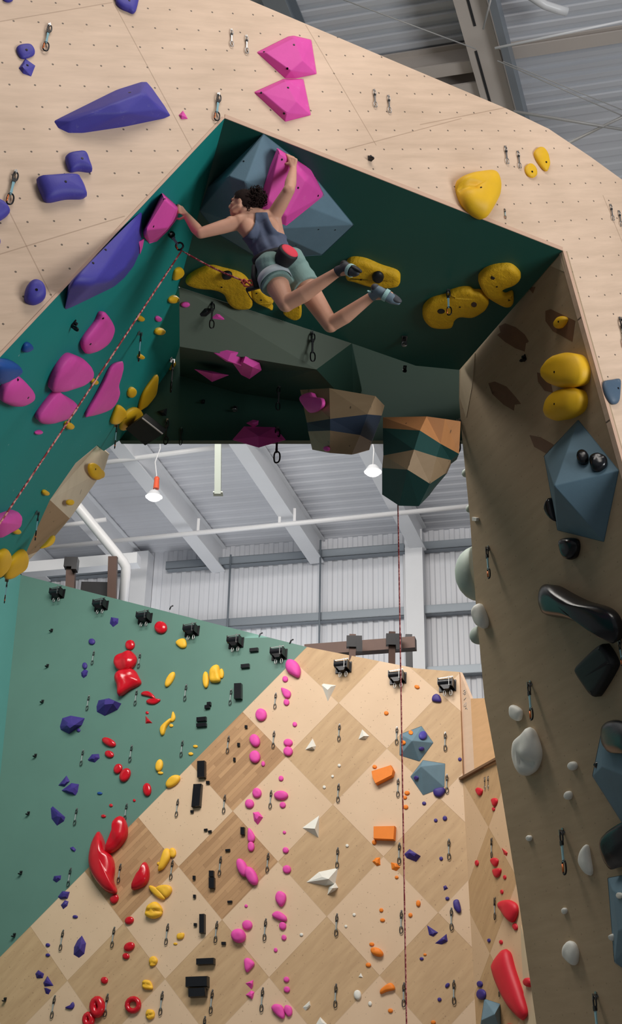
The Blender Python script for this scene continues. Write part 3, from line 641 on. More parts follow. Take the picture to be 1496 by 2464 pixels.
route('Sk', 'S', 'pink_hold', '', 'pink holds under the tunnel roof', [
 ('x', 'e', (446, 733, 22, 14), .04, L_('small dim pink hold at the left end of the olive panel')),
 ('x', 'h', [(490, 770), (515, 745), (533, 747), (551, 767), (545, 775), (520, 778)], .06, dict(L_('pink half of the pink and black pair behind a quickdraw'), r=[(525, 762, .06), (538, 768, .05)])),
 ('x', 'h', [(474, 758), (490, 738), (515, 735), (515, 753), (495, 768), (478, 766)], .07, dict(L_('black half of the pink and black pair behind a quickdraw'), mat='matte_black_hold', r=[(497, 750, .07)])),
 ('x', 'h', [(505, 843), (534, 832), (574, 839), (587, 857), (580, 880), (544, 870)], .08, dict(L_('upper block of the stepped pink pair under the tunnel roof'), r=[(555, 850, .08), (548, 868, .07), (572, 848, .06)])),
 ('x', 'h', [(560, 874), (590, 858), (624, 874), (629, 891), (600, 912), (580, 902)], .08, dict(L_('lower block of the stepped pink pair under the tunnel roof'), S='T', r=[(585, 872, .06), (608, 884, .07)])),
 ('x', 'h', [(468, 889), (510, 894), (550, 903), (510, 919)], .06, dict(L_('flat pink triangle left of the stepped pink pair'), S='T', r=[(512, 899, .05)])),
 ('x', 'h', [(559, 1058), (587, 1026), (661, 1028), (687, 1058), (640, 1064), (622, 1066)], .2, dict(L_("large pink faceted volume on the tunnel's rear edge"), S='D', r=[(622, 1050, .2), (622, 1077, .22)], name='climbing_volume', cat='climbing volume')),
 ('x', 'g', [(592, 1018), (608, 1010), (622, 1012), (621, 1022), (610, 1028)], .05, dict(L_('small pink hold on top of the pink faceted volume'), S='D')),
 ('x', 'g', [(378, 990), (402, 983), (400, 1000), (390, 1001)], .06, dict(L_('small black hold hanging at the left of the rear bulkhead'), S='D', mat='matte_black_hold'))])
# --- volumes
VOL = {}
def volume(key, S, P, raised, mat, label, bev=.008, mats=None):
    bm, F, sm = mk_hull(S, P, raised, bev); o = from_bm('climbing_volume', bm, mat, None, F, sm); tag(o, label, 'climbing volume', 'faceted volumes'); VOL[key] = o
    me = o.data; M = o.matrix_world
    VOL[key+'_bvh'] = BVHTree.FromPolygons([M @ v.co for v in me.vertices], [p.vertices[:] for p in me.polygons]); return o
def surf_of_volume(key, x, y):
    loc, nrm, _, d = VOL[key+'_bvh'].ray_cast(CAM, ray(x, y).normalized())
    if nrm.dot(CAM-loc) < 0: nrm = -nrm
    return (loc, nrm)
vol = volume('slate', 'C', [(634, 322), (667, 356), (740, 405), (779, 470), (851, 541), (775, 613), (721, 617), (620, 620), (520, 560), (480, 507), (500, 450)], [(590, 438, .42), (551, 424, .36), (640, 552, .40), (575, 540, .40)], 'slate_volume', 'big slate faceted volume behind the climber on the tunnel roof')
for q in ((590, 375), (566, 349+20)): pass
for q in ((586, 388), (712, 590), (806, 553), (766, 552)): add_bolt(vol, *q, r=.008)
SURF['V'] = surf_of_volume('slate', 720, 470)
route('Vk', 'V', 'pink_hold', '', None, [
 ('x', 'h', [(667, 356), (699, 376), (749, 408), (779, 470), (688, 543), (640, 520), (630, 500), (634, 452), (648, 405)], .1, dict(L_("broad pink faceted hold on the slate volume under the climber's right hand"), r=[(672, 366, .09), (735, 436, .12), (690, 520, .09), (645, 480, .07), (748, 425, .08)], bev=.008, b=[(717, 452), (678, 384), (765, 471)]))])
volume('right', 'R', [(1391, 1010), (1309, 1097), (1341, 1276), (1453, 1304), (1489, 1132)], [(1332, 1169, .42)], 'slate_volume', 'large slate faceted volume on the brown right wall')
SURF['VR'] = surf_of_volume('right', 1420, 1100)
route('VRb', 'VR', 'black_hold', '', 'black holds on the large slate volume', [
 ('x', 'e', (1402, 1101, 30, 32), .07, L_('smaller round black knob on the large slate volume')),
 ('x', 'p', [(1418, 1114), (1422, 1099), (1440, 1095), (1460, 1104), (1458, 1120), (1440, 1133), (1424, 1130)], .08, dict(L_('larger black knob on the large slate volume'), lump=.3))])
volume('edgeA', 'R', [(1449, 1750), (1425, 1867), (1500, 1985), (1640, 1990), (1640, 1740)], [(1447, 1845, .12), (1560, 1890, .4)], 'slate_volume', 'slate volume at the right frame edge under a black hold')
volume('edgeB', 'R', [(1462, 2112), (1478, 2315), (1600, 2400), (1640, 2080)], [(1472, 2140, .1), (1486, 2240, .16), (1560, 2210, .4)], 'slate_volume', 'slate volume with two small pale holds, low at the right frame edge')
volume('slabA', 'B', [(962, 1767), (1014, 1747), (1042.6, 1787), (1009, 1832.5), (960.7, 1817.5)], [(991, 1782, .2)], 'slate_volume', 'upper of two slate volumes on the back slab')
volume('slabB', 'B', [(1017.5, 1829), (1071, 1837.6), (1069, 1894), (1017.5, 1914), (987, 1869)], [(1012.5, 1844, .2)], 'slate_volume', 'lower of two slate volumes on the back slab')
volume('low', 'E', [(1165, 2403), (1202, 2415), (1206, 2490), (1154, 2480)], [(1158, 2455, .16), (1190, 2440, .2)], 'slate_volume', 'slate volume low on the return wall beside the long red hold')
for key, vk, x, y, w, h, mat, lab in (('a', 'slabA', 988, 1763, 11, 10, 'orange_hold', 'tiny orange hold on the top of the upper slab volume'), ('b', 'slabA', 970, 1787, 11, 11, 'orange_hold', 'tiny orange hold on the left side of the upper slab volume'), ('c', 'slabA', 1017, 1770, 20, 20, 'purple_hold', 'round purple hold on the upper slab volume'), ('d', 'slabA', 1014, 1802, 14, 10, 'violet_hold', 'small dark purple hold low on the upper slab volume'), ('e', 'slabB', 1001, 1872, 11, 11, 'violet_hold', 'small dark purple hold on the lower slab volume'), ('f', 'edgeB', 1490, 2155, 15, 16, 'white_hold', 'small pale hold on the face of the lowest right-edge slate volume')):
    SURF['v'+key] = surf_of_volume(vk, x, y); route('v'+key, 'v'+key, mat, '', 'small holds on the volumes', [('x', 'e', (x, y, w, h), None, L_(lab))])
# hanging plywood volumes
def hanging(name, rows, mats, label, back, parent_name='climbing_volume'):
    """rows: successive lists of (px, py, depth); bands between rows get their own colour"""
    bm = bmesh.new(); R = [[bm.verts.new(at(*q)) for q in r] for r in rows]
    for bi, (a, b) in enumerate(zip(R, R[1:])):
        for i in range(len(a)-1):
            f = bm.faces.new((a[i], a[i+1], b[i+1], b[i])); f.material_index = mats[bi][1] if isinstance(mats[bi], tuple) else bi
    ex = bmesh.ops.extrude_face_region(bm, geom=bm.faces[:]); vs = [g for g in ex['geom'] if isinstance(g, bmesh.types.BMVert)]
    c = sum((v.co for v in vs), V())/len(vs); cc = c+back
    for v in vs: v.co = cc+(v.co-c)*.72
    M = Matrix.Translation(c+back*.5); bmesh.ops.transform(bm, matrix=M.inverted(), verts=bm.verts)
    o = from_bm(name, bm, mats, None, M); tag(o, label, 'climbing volume', 'plywood volumes hanging under the tunnel'); return o
ply('birch_dim', rgb(158, 132, 102), .2, .007, amp=.1, speck=.1); ply('birch_orange', rgb(178, 122, 76), .2, .007, amp=.12, speck=.1)  # tunnel dimness put into these wood tones, and into green_volume
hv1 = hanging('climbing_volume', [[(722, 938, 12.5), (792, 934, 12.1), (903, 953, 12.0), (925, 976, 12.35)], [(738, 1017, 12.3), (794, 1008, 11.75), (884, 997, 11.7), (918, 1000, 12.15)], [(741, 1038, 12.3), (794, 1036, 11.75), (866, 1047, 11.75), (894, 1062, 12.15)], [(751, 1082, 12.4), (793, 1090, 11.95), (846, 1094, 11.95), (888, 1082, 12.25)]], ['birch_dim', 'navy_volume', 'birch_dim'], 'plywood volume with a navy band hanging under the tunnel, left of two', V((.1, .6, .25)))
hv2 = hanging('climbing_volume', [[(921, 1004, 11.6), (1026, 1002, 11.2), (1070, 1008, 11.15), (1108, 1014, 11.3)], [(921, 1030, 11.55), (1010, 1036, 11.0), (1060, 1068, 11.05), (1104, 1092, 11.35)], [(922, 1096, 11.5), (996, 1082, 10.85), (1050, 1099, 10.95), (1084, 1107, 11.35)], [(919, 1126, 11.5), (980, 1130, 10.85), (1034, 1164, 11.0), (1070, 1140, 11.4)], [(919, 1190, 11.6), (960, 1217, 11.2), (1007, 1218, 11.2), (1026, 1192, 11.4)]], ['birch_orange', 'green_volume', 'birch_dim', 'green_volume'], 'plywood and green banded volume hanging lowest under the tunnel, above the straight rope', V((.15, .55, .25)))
n_ = (at(794, 1008, 11.75)-at(722, 938, 12.5)).cross(at(738, 1017, 12.3)-at(722, 938, 12.5)).normalized(); SURF['h1'] = (at(740, 970, 12.33), n_ if n_.dot(FWD) < 0 else -n_)
route('h1', 'h1', 'pink_hold', '', None, [('x', 'p', [(722, 960), (730, 947), (748, 944), (755, 955), (772, 958), (775, 975), (762, 990), (745, 992), (733, 980)], .07, dict(L_('heart-shaped pink hold on the left hanging plywood volume'), lump=.35, rf=.5))])
SURF['h1b'] = (at(772, 1075, 12.1), SURF['h1'][1])
route('h1b', 'h1b', 'pink_hold', '', None, [('x', 'e', (786, 1080, 12, 13), .03, L_('tiny pink hold at the bottom of the left hanging plywood volume'))])
# --- right wall
SURF['vA'] = surf_of_volume('edgeA', 1478, 1790)
route('Ry', 'R', 'yellow_hold', '', 'yellow holds on the right wall', [
 ('x', 'p', [(1336, 780), (1345, 763), (1358, 761), (1364, 770), (1352, 788), (1340, 790)], .06, dict(L_('small yellow hold on the square dark stain of the right wall'), b=[(1343, 774)])),
 ('x', 'p', [(1321, 905), (1325, 880), (1345, 853), (1370, 848), (1390, 858), (1402, 890), (1397, 922), (1370, 934), (1340, 930), (1325, 918)], .22, dict(L_('upper of two big yellow boulder holds on the right wall'), rf=.45, b=[(1333, 895)], apex=(-.1, .1))),
 ('x', 'p', [(1324, 990), (1330, 960), (1350, 937), (1385, 935), (1397, 955), (1393, 985), (1372, 1003), (1345, 1012), (1328, 1005)], .2, dict(L_('lower of two big yellow boulder holds on the right wall'), rf=.45, b=[(1333, 972)], lump=.2))])
route('Rb', 'R', 'black_hold', '', 'black holds on the right wall', [
 ('x', 'p', [(1318, 1215), (1325, 1198), (1335, 1230), (1340, 1255), (1327, 1242)], .08, L_('sliver of black hold behind the left of the large slate volume')),
 ('x', 'p', [(1350, 1305), (1360, 1294), (1385, 1296), (1391, 1315), (1385, 1340), (1372, 1347), (1360, 1335)], .1, L_('black thumb-shaped hold just under the large slate volume')),
 ('x', 'p', [(1293, 1430), (1300, 1410), (1320, 1406), (1360, 1428), (1400, 1447), (1450, 1462), (1475, 1485), (1485, 1520), (1480, 1543), (1468, 1546), (1440, 1520), (1380, 1493), (1315, 1481), (1298, 1460)], .2, dict(L_('long glossy black sausage-shaped hold on the right wall'), rf=.5, apex=(0, .1))),
 ('x', 's', [(1388, 1613), (1405, 1588), (1445, 1552), (1458, 1555), (1478, 1590), (1475, 1612), (1440, 1670), (1428, 1674), (1410, 1652)], .1, dict(L_('matte black diamond-shaped hold under the long black hold'), mat='matte_black_hold')),
 ('x', 'p', [(1449, 1768), (1455, 1745), (1475, 1732), (1500, 1738), (1515, 1770), (1510, 1808), (1480, 1813), (1460, 1808), (1450, 1792)], .1, dict(L_('rounded black hold at right frame edge on a slate volume'), rf=.5, S='vA')),
 ('x', 'p', [(1445, 2030), (1460, 2003), (1512, 1975), (1530, 2020), (1515, 2070), (1490, 2085), (1467, 2092), (1452, 2070)], .13, dict(L_('largest glossy black hold, at the right frame edge'), rf=.6)),
 ('x', 'e', (1440, 1841, 12, 18), .05, L_('tiny black hold on the left tip of a slate volume'))])
route('Rw', 'R', 'white_hold', 'the white holds on the right wall', 'white holds on the right wall', [
 ('small cream plate', 'q', [(1138, 1244), (1149, 1246), (1148, 1254), (1138, 1253)], .03),
 ('cream wedge', 'p', [(1146, 1460), (1155, 1453), (1170, 1490), (1168, 1512), (1155, 1506), (1147, 1482)], .1),
 ('small rounded white hold', 'p', [(1228, 1700), (1238, 1697), (1254, 1710), (1253, 1730), (1245, 1735), (1232, 1725)], .06),
 ('large white leaf-shaped hold', 'p', [(1276, 1751), (1290, 1775), (1299, 1815), (1290, 1850), (1272, 1866), (1250, 1855), (1241, 1815), (1246, 1785), (1260, 1765)], .13, dict(lump=.3, groove=[(1255, 1830), (1280, 1838)])),
 ('small white nub', 'e', (1378, 1843, 18, 22), .05), ('small white nub', 'e', (1368, 1914, 14, 22), .05), ('tiny white dot', 'e', (1273, 2017, 13, 15), .03),
 ('upright white crescent', 'p', [(1400, 2045), (1412, 2032), (1418, 2060), (1424, 2105), (1408, 2100), (1396, 2075)], .06), ('tiny white dot', 'e', (1358, 2192, 12, 16), .03),
 ('small white nub', 'e', (1476, 2255, 14, 18), .05),
 ('white capsule', 'p', [(1358, 2280), (1368, 2264), (1382, 2270), (1390, 2295), (1385, 2322), (1370, 2315), (1358, 2300)], .07)])
# sage holds seen past the wall's far edge, bolted to its hidden end
def edge_blob(x, y, w, h, d, label, mat='sage_hold'):
    c = at(x, y, d); k = FPX/d; bm = bmesh.new(); bmesh.ops.create_uvsphere(bm, u_segments=20, v_segments=12, radius=1)
    for v in bm.verts:
        if v.co.z < 0: v.co.z *= .15
    n = V((-.85, .5, -.1)).normalized(); M = frame(c, n) @ Matrix.Diagonal((.24 if w > 30 else h/k*.4, h/k/2, w/k, 1))
    bmesh.ops.transform(bm, matrix=M, verts=bm.verts); Mo = Matrix.Translation(c); bmesh.ops.transform(bm, matrix=Mo.inverted(), verts=bm.verts)
    o = from_bm('climbing_hold', bm, mat, None, Mo, True); tag(o, label, 'climbing hold', 'sage holds past the right wall')
edge_blob(1150, 1380, 56, 140, 13.3, 'large sage green dome bulging past the left edge of the right wall')
edge_blob(1154, 1528, 26, 46, 13.2, 'small sage hold past the right wall edge, below the large sage dome'); edge_blob(1122, 1138, 12, 22, 13.35, 'small sage bump highest on the right wall edge', 'sage_hold'); edge_blob(1130, 1224, 10, 20, 13.3, 'small sage bump above the large sage dome on the wall edge')
# --- back slab: seven routes, each hold its own
E_ = lambda d, x, y, w, h, r=0, H=None, **k: (d, 'e', (x, y, w, h, r), H, k)
G_ = lambda d, pts, H=None, **k: (d, 'g', pts, H, k)
P_ = lambda d, pts, H=None, **k: (d, 'p', pts, H, k)
route('Bp', 'B', 'violet_hold', 'the left purple route', 'left purple route on the back slab', [
 G_('faceted purple hold with pale corner', [(264, 1500), (267, 1485), (285, 1488), (284, 1500), (272, 1509)]), E_('small purple hold', 221, 1544, 16, 15), E_('small purple nub', 204, 1602, 12, 16), G_('purple nub below its twin', [(195, 1618), (203, 1610), (212, 1614), (209, 1626), (201, 1632), (196, 1627)]),
 G_('large purple gem', [(232, 1700), (237, 1685), (262, 1680), (292, 1693), (283, 1708), (252, 1723), (233, 1713)], .16), G_('large purple gem', [(144, 1748), (150, 1728), (170, 1722), (204, 1728), (197, 1745), (166, 1766), (146, 1756)], .16), E_('tiny purple nub', 189, 1757, 9, 9),
 G_('purple gem', [(211, 1828), (221, 1815), (238, 1814), (240, 1824), (228, 1835), (213, 1831)]), G_('purple pyramid', [(140, 1890), (160, 1866), (168, 1880), (155, 1893)]), G_('purple pyramid', [(148, 1902), (172, 1884), (190, 1887), (187, 1905), (182, 1914), (160, 1908)]), E_('tiny dark blue oval', 240, 1909, 13, 7, 0, .025, mat='blue_hold'),
 G_('purple fin', [(122, 1945), (127, 1940), (143, 1956), (157, 1966), (154, 1976), (137, 1987), (124, 1970)]), G_('tiny dark purple hold', [(168, 2040), (176, 2037), (183, 2044), (180, 2050), (171, 2046)]), G_('small purple hold', [(127, 2118), (130, 2108), (147, 2106), (146, 2116), (136, 2124)]),
 G_('purple hold on the painted edge', [(139, 2158), (150, 2144), (168, 2146), (163, 2162), (145, 2164)]), G_('purple hold under another', [(146, 2178), (156, 2166), (165, 2169), (162, 2180), (152, 2188)]), E_('tiny purple oval', 181, 2206, 13, 8), E_('tiny purple oval', 115, 2274, 11, 9), E_('tiny purple oval', 115, 2298, 11, 8),
 G_('purple leaf', [(197, 2251), (207, 2270), (203, 2295), (190, 2305), (177, 2297), (178, 2279), (186, 2263)], .08), G_('purple chunk', [(85, 2343), (92, 2334), (106, 2343), (103, 2354), (88, 2354)]), G_('purple wedge', [(104, 2365), (114, 2348), (129, 2372), (107, 2374)]), G_('purple chunk', [(106, 2377), (112, 2377), (123, 2382), (117, 2393), (110, 2391)]), P_('thin purple crescent', [(157, 2425), (170, 2420), (176, 2411), (179, 2420), (172, 2429)])])
route('Br', 'B', 'red_hold', 'the left red route', 'left red route on the back slab', [
 E_('glossy red dome', 387, 1510, 30, 30), E_('glossy red oval', 313, 1552, 22, 25, 30), P_('big glossy red lump', [(275, 1590), (290, 1575), (318, 1568), (329, 1585), (320, 1605), (300, 1616), (282, 1612)], .16, lump=.35), P_('big glossy red pointed lump', [(275, 1635), (290, 1617), (318, 1610), (335, 1628), (338, 1645), (310, 1660), (288, 1674), (281, 1650)], .18, lump=.35),
 P_('curved red hold', [(340, 1672), (344, 1665), (358, 1664), (371, 1674), (373, 1682), (360, 1677)], .05), P_('red tongue-shaped hold', [(352, 1688), (362, 1682), (386, 1683), (374, 1694), (358, 1694)], .05), E_('tiny red dot', 354, 1715, 8, 7), G_('small red shark fin', [(350, 1722), (356, 1730), (367, 1740), (350, 1741)]),
 E_('red sausage', 262, 1786, 36, 19, 25), E_('red oval', 263, 1815, 22, 17, 15), E_('red oval', 284, 1850, 19, 26, 30), E_('red oval', 301, 1865, 23, 36, 30), E_('upright red oval', 354, 1900, 20, 32), E_('tiny red dot', 323, 1926, 7, 7), E_('tiny red dot', 267, 1938, 9, 8), E_('tiny red oval', 249, 1964, 12, 8),
 P_('huge glossy red shell', [(238, 2000), (248, 2020), (255, 2045), (270, 2062), (275, 2090), (272, 2120), (280, 2148), (255, 2142), (230, 2115), (216, 2085), (214, 2060), (222, 2025)], .22, lump=.25), P_('big glossy red petal', [(290, 1965), (300, 1970), (306, 1990), (303, 2015), (285, 2040), (262, 2055), (256, 2050), (265, 2025), (275, 2005), (280, 1975)], .2, lump=.25), P_('glossy red leaf', [(350, 2074), (358, 2090), (357, 2115), (345, 2133), (318, 2141), (328, 2110), (340, 2095)], .14),
 E_('red drop', 275, 2163, 19, 25, 30), E_('red oval', 311, 2215, 23, 18, -30), E_('dimpled red oval', 311, 2278, 28, 20, -30), E_('small red ball', 303, 2301, 17, 15), E_('small red ball', 251, 2359, 17, 17),
 ('thick red ring', 'o', (234, 2423, 20, 34), .062), ('wide red ring', 'o', (320, 2418, 28, 30, 20), .04), ('thick red ring', 'o', (213, 2454, 16, 24), .05)])
route('By', 'B', 'amber_hold', 'the yellow route', 'yellow route on the back slab', [
 P_('yellow hold under a black anchor', [(423, 1548), (430, 1540), (444, 1537), (449, 1548), (446, 1558), (434, 1559)]), E_('yellow banana', 409, 1635, 15, 42, 30), E_('yellow finger', 495, 1636, 15, 40), P_('chunky yellow hold', [(504, 1628), (508, 1608), (526, 1602), (529, 1625), (528, 1640), (508, 1642)], .1, lump=.3), E_('short yellow finger', 533, 1621, 11, 24),
 P_('yellow hooked hold', [(387, 1768), (386, 1750), (408, 1730), (412, 1733), (400, 1750), (394, 1767)]), P_('yellow sliver', [(411, 1735), (416, 1712), (422, 1725), (418, 1735)]), E_('tiny yellow nub', 412, 1746, 10, 8), E_('tiny yellow bar', 470, 1796, 12, 7), E_('tiny yellow bar', 459, 1814, 12, 8), E_('yellow drop', 383, 1842, 17, 30, 15), E_('small yellow bar', 386, 1860, 14, 7), E_('yellow slab', 416, 1880, 42, 21, -38),
 P_('yellow boot-shaped hold', [(381, 2092), (395, 2045), (408, 2045), (409, 2065), (395, 2088), (386, 2094)], .08), E_('yellow oval', 415, 2052, 17, 24), E_('tiny yellow nub', 382, 2078, 9, 8), E_('yellow finger', 378, 2148, 50, 17, 40), P_('round yellow lump', [(374, 2138), (390, 2130), (410, 2132), (413, 2145), (400, 2160), (385, 2150)]), P_('creased yellow bun', [(351, 2195), (358, 2178), (375, 2170), (390, 2185), (388, 2202), (370, 2211), (352, 2205)], .11, groove=[(352, 2192), (390, 2192)]),
 P_('small yellow hold', [(425, 2252), (430, 2246), (443, 2246), (440, 2258), (428, 2260)]), E_('tiny yellow chip', 422, 2271, 10, 6), P_('creased yellow bun', [(359, 2314), (362, 2304), (372, 2301), (379, 2310), (374, 2322), (362, 2325)], None, groove=[(359, 2319), (379, 2318)]), P_('creased yellow bun', [(342, 2366), (348, 2358), (362, 2361), (367, 2380), (346, 2379)], None, groove=[(342, 2368), (366, 2372)]), P_('creased yellow bun', [(351, 2440), (356, 2429), (370, 2432), (371, 2447), (360, 2454), (353, 2449)], None, groove=[(352, 2444), (371, 2440)])])
Q_ = lambda d, x, y, w, h, sk=0, H=None: (d, 'q', [(x-w/2, y-h/2+sk), (x+w/2, y-h/2-sk), (x+w/2, y+h/2-sk), (x-w/2, y+h/2+sk)], H or .05, {})
route('Bk', 'B', 'black_hold', 'the black edges', 'black edges on the back slab', [
 Q_('small black edge', 611, 1564, 20, 8, 1), Q_('small black edge', 590, 1603, 20, 9, 1), Q_('upright black block', 573, 1664, 17, 37, .5, .08), Q_('tiny black block', 503, 1694, 9, 8, .5), Q_('tiny black block', 499, 1701, 12, 8, 1), Q_('wide black edge', 485, 1731, 23, 10, 1), Q_('wide black edge', 485, 1745, 24, 8, 1), Q_('black dot', 592, 1749, 6, 7, 0, .03), Q_('black dot', 574, 1792, 6, 8, 0, .03), Q_('black dot', 564, 1828, 5, 9, 0, .03),
 Q_('upright black block', 485, 1852, 18, 40, .5, .08), Q_('black dot', 500, 1883, 8, 7, 0, .03), ('tall black block', 'q', [(467, 1888), (486, 1887), (482, 1941), (462, 1943)], .08, {}), Q_('black dot', 462, 1953, 7, 6, 0, .03), Q_('tiny black bar', 495, 1997, 8, 5, .5, .03), Q_('tiny black bar', 505, 2001, 8, 5, .5, .03), Q_('short upright black block', 584, 2000, 9, 18, 0), Q_('tiny black bar', 548, 2046, 11, 5, .5, .03),
 Q_('black block', 509, 2103, 11, 15, 0), Q_('black dot', 467, 2112, 6, 9, 0, .03), Q_('black block', 510, 2125, 13, 26, 0, .06), Q_('black dot', 468, 2157, 6, 8, 0, .03), Q_('tiny black bar', 553, 2170, 11, 5, .3, .03), Q_('tall thin black block', 487, 2223, 12, 46, .3, .07), Q_('black dot', 470, 2225, 7, 7, 0, .03), Q_('black dot', 538, 2270, 10, 7, 0, .03), Q_('wide black edge', 495, 2314, 42, 15, 1, .08), Q_('widest black edge', 475, 2363, 52, 25, 1, .1), Q_('wide black edge', 476, 2389, 40, 21, 1, .1)])
route('Bx', 'B', 'pink_hold', 'the pink route', 'pink route on the back slab', [
 P_('big pink pointed hold', [(687, 1600), (695, 1588), (712, 1592), (723, 1610), (718, 1630), (700, 1623), (690, 1615)], .12), E_('small pink nub', 686, 1634, 14, 15), P_('pink drop', [(676, 1657), (683, 1656), (699, 1665), (696, 1679), (684, 1677)]), E_('small pink nub', 689, 1690, 14, 16), E_('pink ball', 628, 1720, 27, 30), E_('tiny pink nub', 709, 1743, 11, 12), E_('pink egg', 613, 1782, 24, 31, -20), E_('pink egg', 613, 1821, 26, 30), E_('tiny pink nub', 633, 1838, 9, 13), E_('pink dome', 693, 1787, 22, 18), E_('pink dome', 693, 1808, 22, 23),
 E_('tiny pink nub', 676, 1873, 12, 13), E_('pink ball', 618, 1908, 22, 24), E_('pink ball', 600, 1934, 22, 22), E_('wide pink oval', 676, 1914, 34, 22), E_('small pink nub', 680, 1937, 15, 15), G_('pink shield', [(608, 1955), (622, 1953), (633, 1967), (620, 1985), (611, 1975)], .08), P_('pink sliver', [(597, 1996), (602, 1994), (613, 2012), (609, 2026), (597, 2024)]), E_('pink oval', 604, 2037, 16, 24), E_('pink dot', 684, 2003, 8, 8), E_('small pink ball', 687, 2046, 15, 15),
 E_('long pink egg', 583, 2088, 24, 46, -20, .1), E_('long pink egg', 605, 2108, 26, 48, -25, .1), E_('pink ball', 690, 2092, 20, 20), P_('pink teardrop', [(663, 2155), (672, 2144), (687, 2152), (686, 2170), (676, 2182), (664, 2168)]), P_('slanted pink hold', [(654, 2203), (668, 2192), (688, 2205), (688, 2217), (670, 2214)]), E_('pink nub', 680, 2228, 17, 20), E_('small pink nub', 683, 2256, 12, 14), E_('pink dot', 592, 2180, 8, 8), E_('pink ball', 595, 2226, 24, 24), E_('large pink ball', 574, 2252, 34, 34, 0, .12), E_('tiny pink nub', 663, 2286, 9, 11),
 P_('pink heart', [(588, 2310), (598, 2305), (612, 2318), (603, 2332), (593, 2340), (589, 2328)]), G_('pink chunk', [(590, 2366), (609, 2358), (609, 2371), (605, 2381)], .06), G_('pink chunk', [(591, 2394), (604, 2383), (612, 2387), (609, 2400), (606, 2405)], .06), E_('small pink ball', 689, 2357, 14, 14), E_('small pink ball', 690, 2381, 15, 15), P_('pink wedge', [(653, 2425), (662, 2416), (678, 2420), (685, 2440), (680, 2452), (662, 2440)]), P_('pink wedge', [(683, 2430), (688, 2418), (701, 2424), (702, 2440), (693, 2446)])])
route('Bw', 'B', 'white_hold', 'the white route', 'white route on the back slab', [
 ('white fan-shaped hold', 'h', [(773.5, 1648), (778, 1645), (808.6, 1649), (800, 1664), (788.6, 1688), (780, 1664)], .1, dict(r=[(788, 1660, .09), (796, 1652, .07)])), ('white triangular hold', 'h', [(734, 1804), (752, 1777), (760, 1795), (757, 1804)], .1, dict(r=[(750, 1797, .08)])), ('white triangular hold', 'h', [(862, 1779), (871, 1755), (888, 1771), (880, 1779)], .1, dict(r=[(875, 1771, .07)])),
 E_('tiny white dot', 816, 1842, 8, 8), E_('tiny white dot', 800, 1868, 7, 7), E_('tiny white dot', 780, 1894, 8, 8), ('white shark-fin hold', 'h', [(727, 1992), (768, 1962), (766, 2016)], .1, dict(r=[(757, 1994, .11)])), ('large white bird-shaped hold', 'h', [(737, 2123), (767, 2098), (813.6, 2088), (807, 2111), (806, 2128), (783.6, 2131)], .1, dict(r=[(790, 2115, .13), (775, 2110, .1)])), ('white chunk', 'h', [(787.6, 2153), (791, 2134), (807, 2124), (813.6, 2136), (806, 2143)], .1, dict(r=[(800, 2137, .12)])),
 E_('tiny white dot', 835, 2035, 8, 8), E_('tiny white dot', 852, 2201, 8, 8), E_('tiny white dot', 832, 2229, 7, 7), E_('tiny white dot', 725, 2249, 9, 8), G_('tiny white pyramid', [(862, 2351), (868, 2341), (873, 2352)]), E_('white egg', 860, 2394, 18, 24), E_('small white nub', 890, 2415, 9, 12), G_('white pyramid', [(728, 2424), (745, 2408), (747, 2420), (735, 2432)]), G_('white pyramid', [(758, 2468), (770, 2447), (788, 2466), (775, 2478)])])
route('Bo', 'B', 'orange_hold', 'the orange route', 'orange route on the back slab', [
 E_('small orange nub', 929, 1716, 11, 10), E_('small orange nub', 1003, 1653, 13, 9, 20), ('large orange block', 'q', [(895, 1858), (903, 1855), (942, 1843), (948, 1855), (945, 1868), (905, 1888), (898, 1875)], .1, {}), E_('small orange nub', 901, 1845, 11, 9), E_('small orange nub', 979, 1908, 13, 10), E_('small orange nub', 974, 1919, 10, 9), E_('small orange nub', 976, 1942, 12, 11), ('rectangular orange block', 'q', [(900, 1990), (951, 1989), (949, 2022), (900, 2020)], .09, {}), E_('small orange nub', 900, 2027, 11, 12),
 G_('orange chunk', [(895, 2073), (904, 2064), (914, 2063), (915, 2082), (906, 2084)]), G_('orange chunk', [(940, 2075), (955, 2078), (963, 2087), (953, 2096), (942, 2092)]), E_('tiny orange nub', 954, 2111, 9, 8), E_('tiny orange nub', 917, 2190, 10, 10), E_('small orange nub', 920, 2214, 12, 9), E_('orange nub', 1006, 2174, 11, 16), E_('small orange nub', 987, 2202, 10, 11), E_('small orange nub', 894, 2272, 12, 9), E_('orange saddle', 907, 2291, 32, 20, 25, .08, lump=.3), E_('small orange nub', 886, 2322, 13, 11),
 P_('orange wedge', [(915, 2392), (917, 2380), (940, 2365), (950, 2380), (930, 2386)]), E_('small orange nub', 939, 2432, 12, 11), E_('small orange nub', 1042, 2460, 12, 10), E_('tiny orange dot', 1022, 2297, 8, 6)])
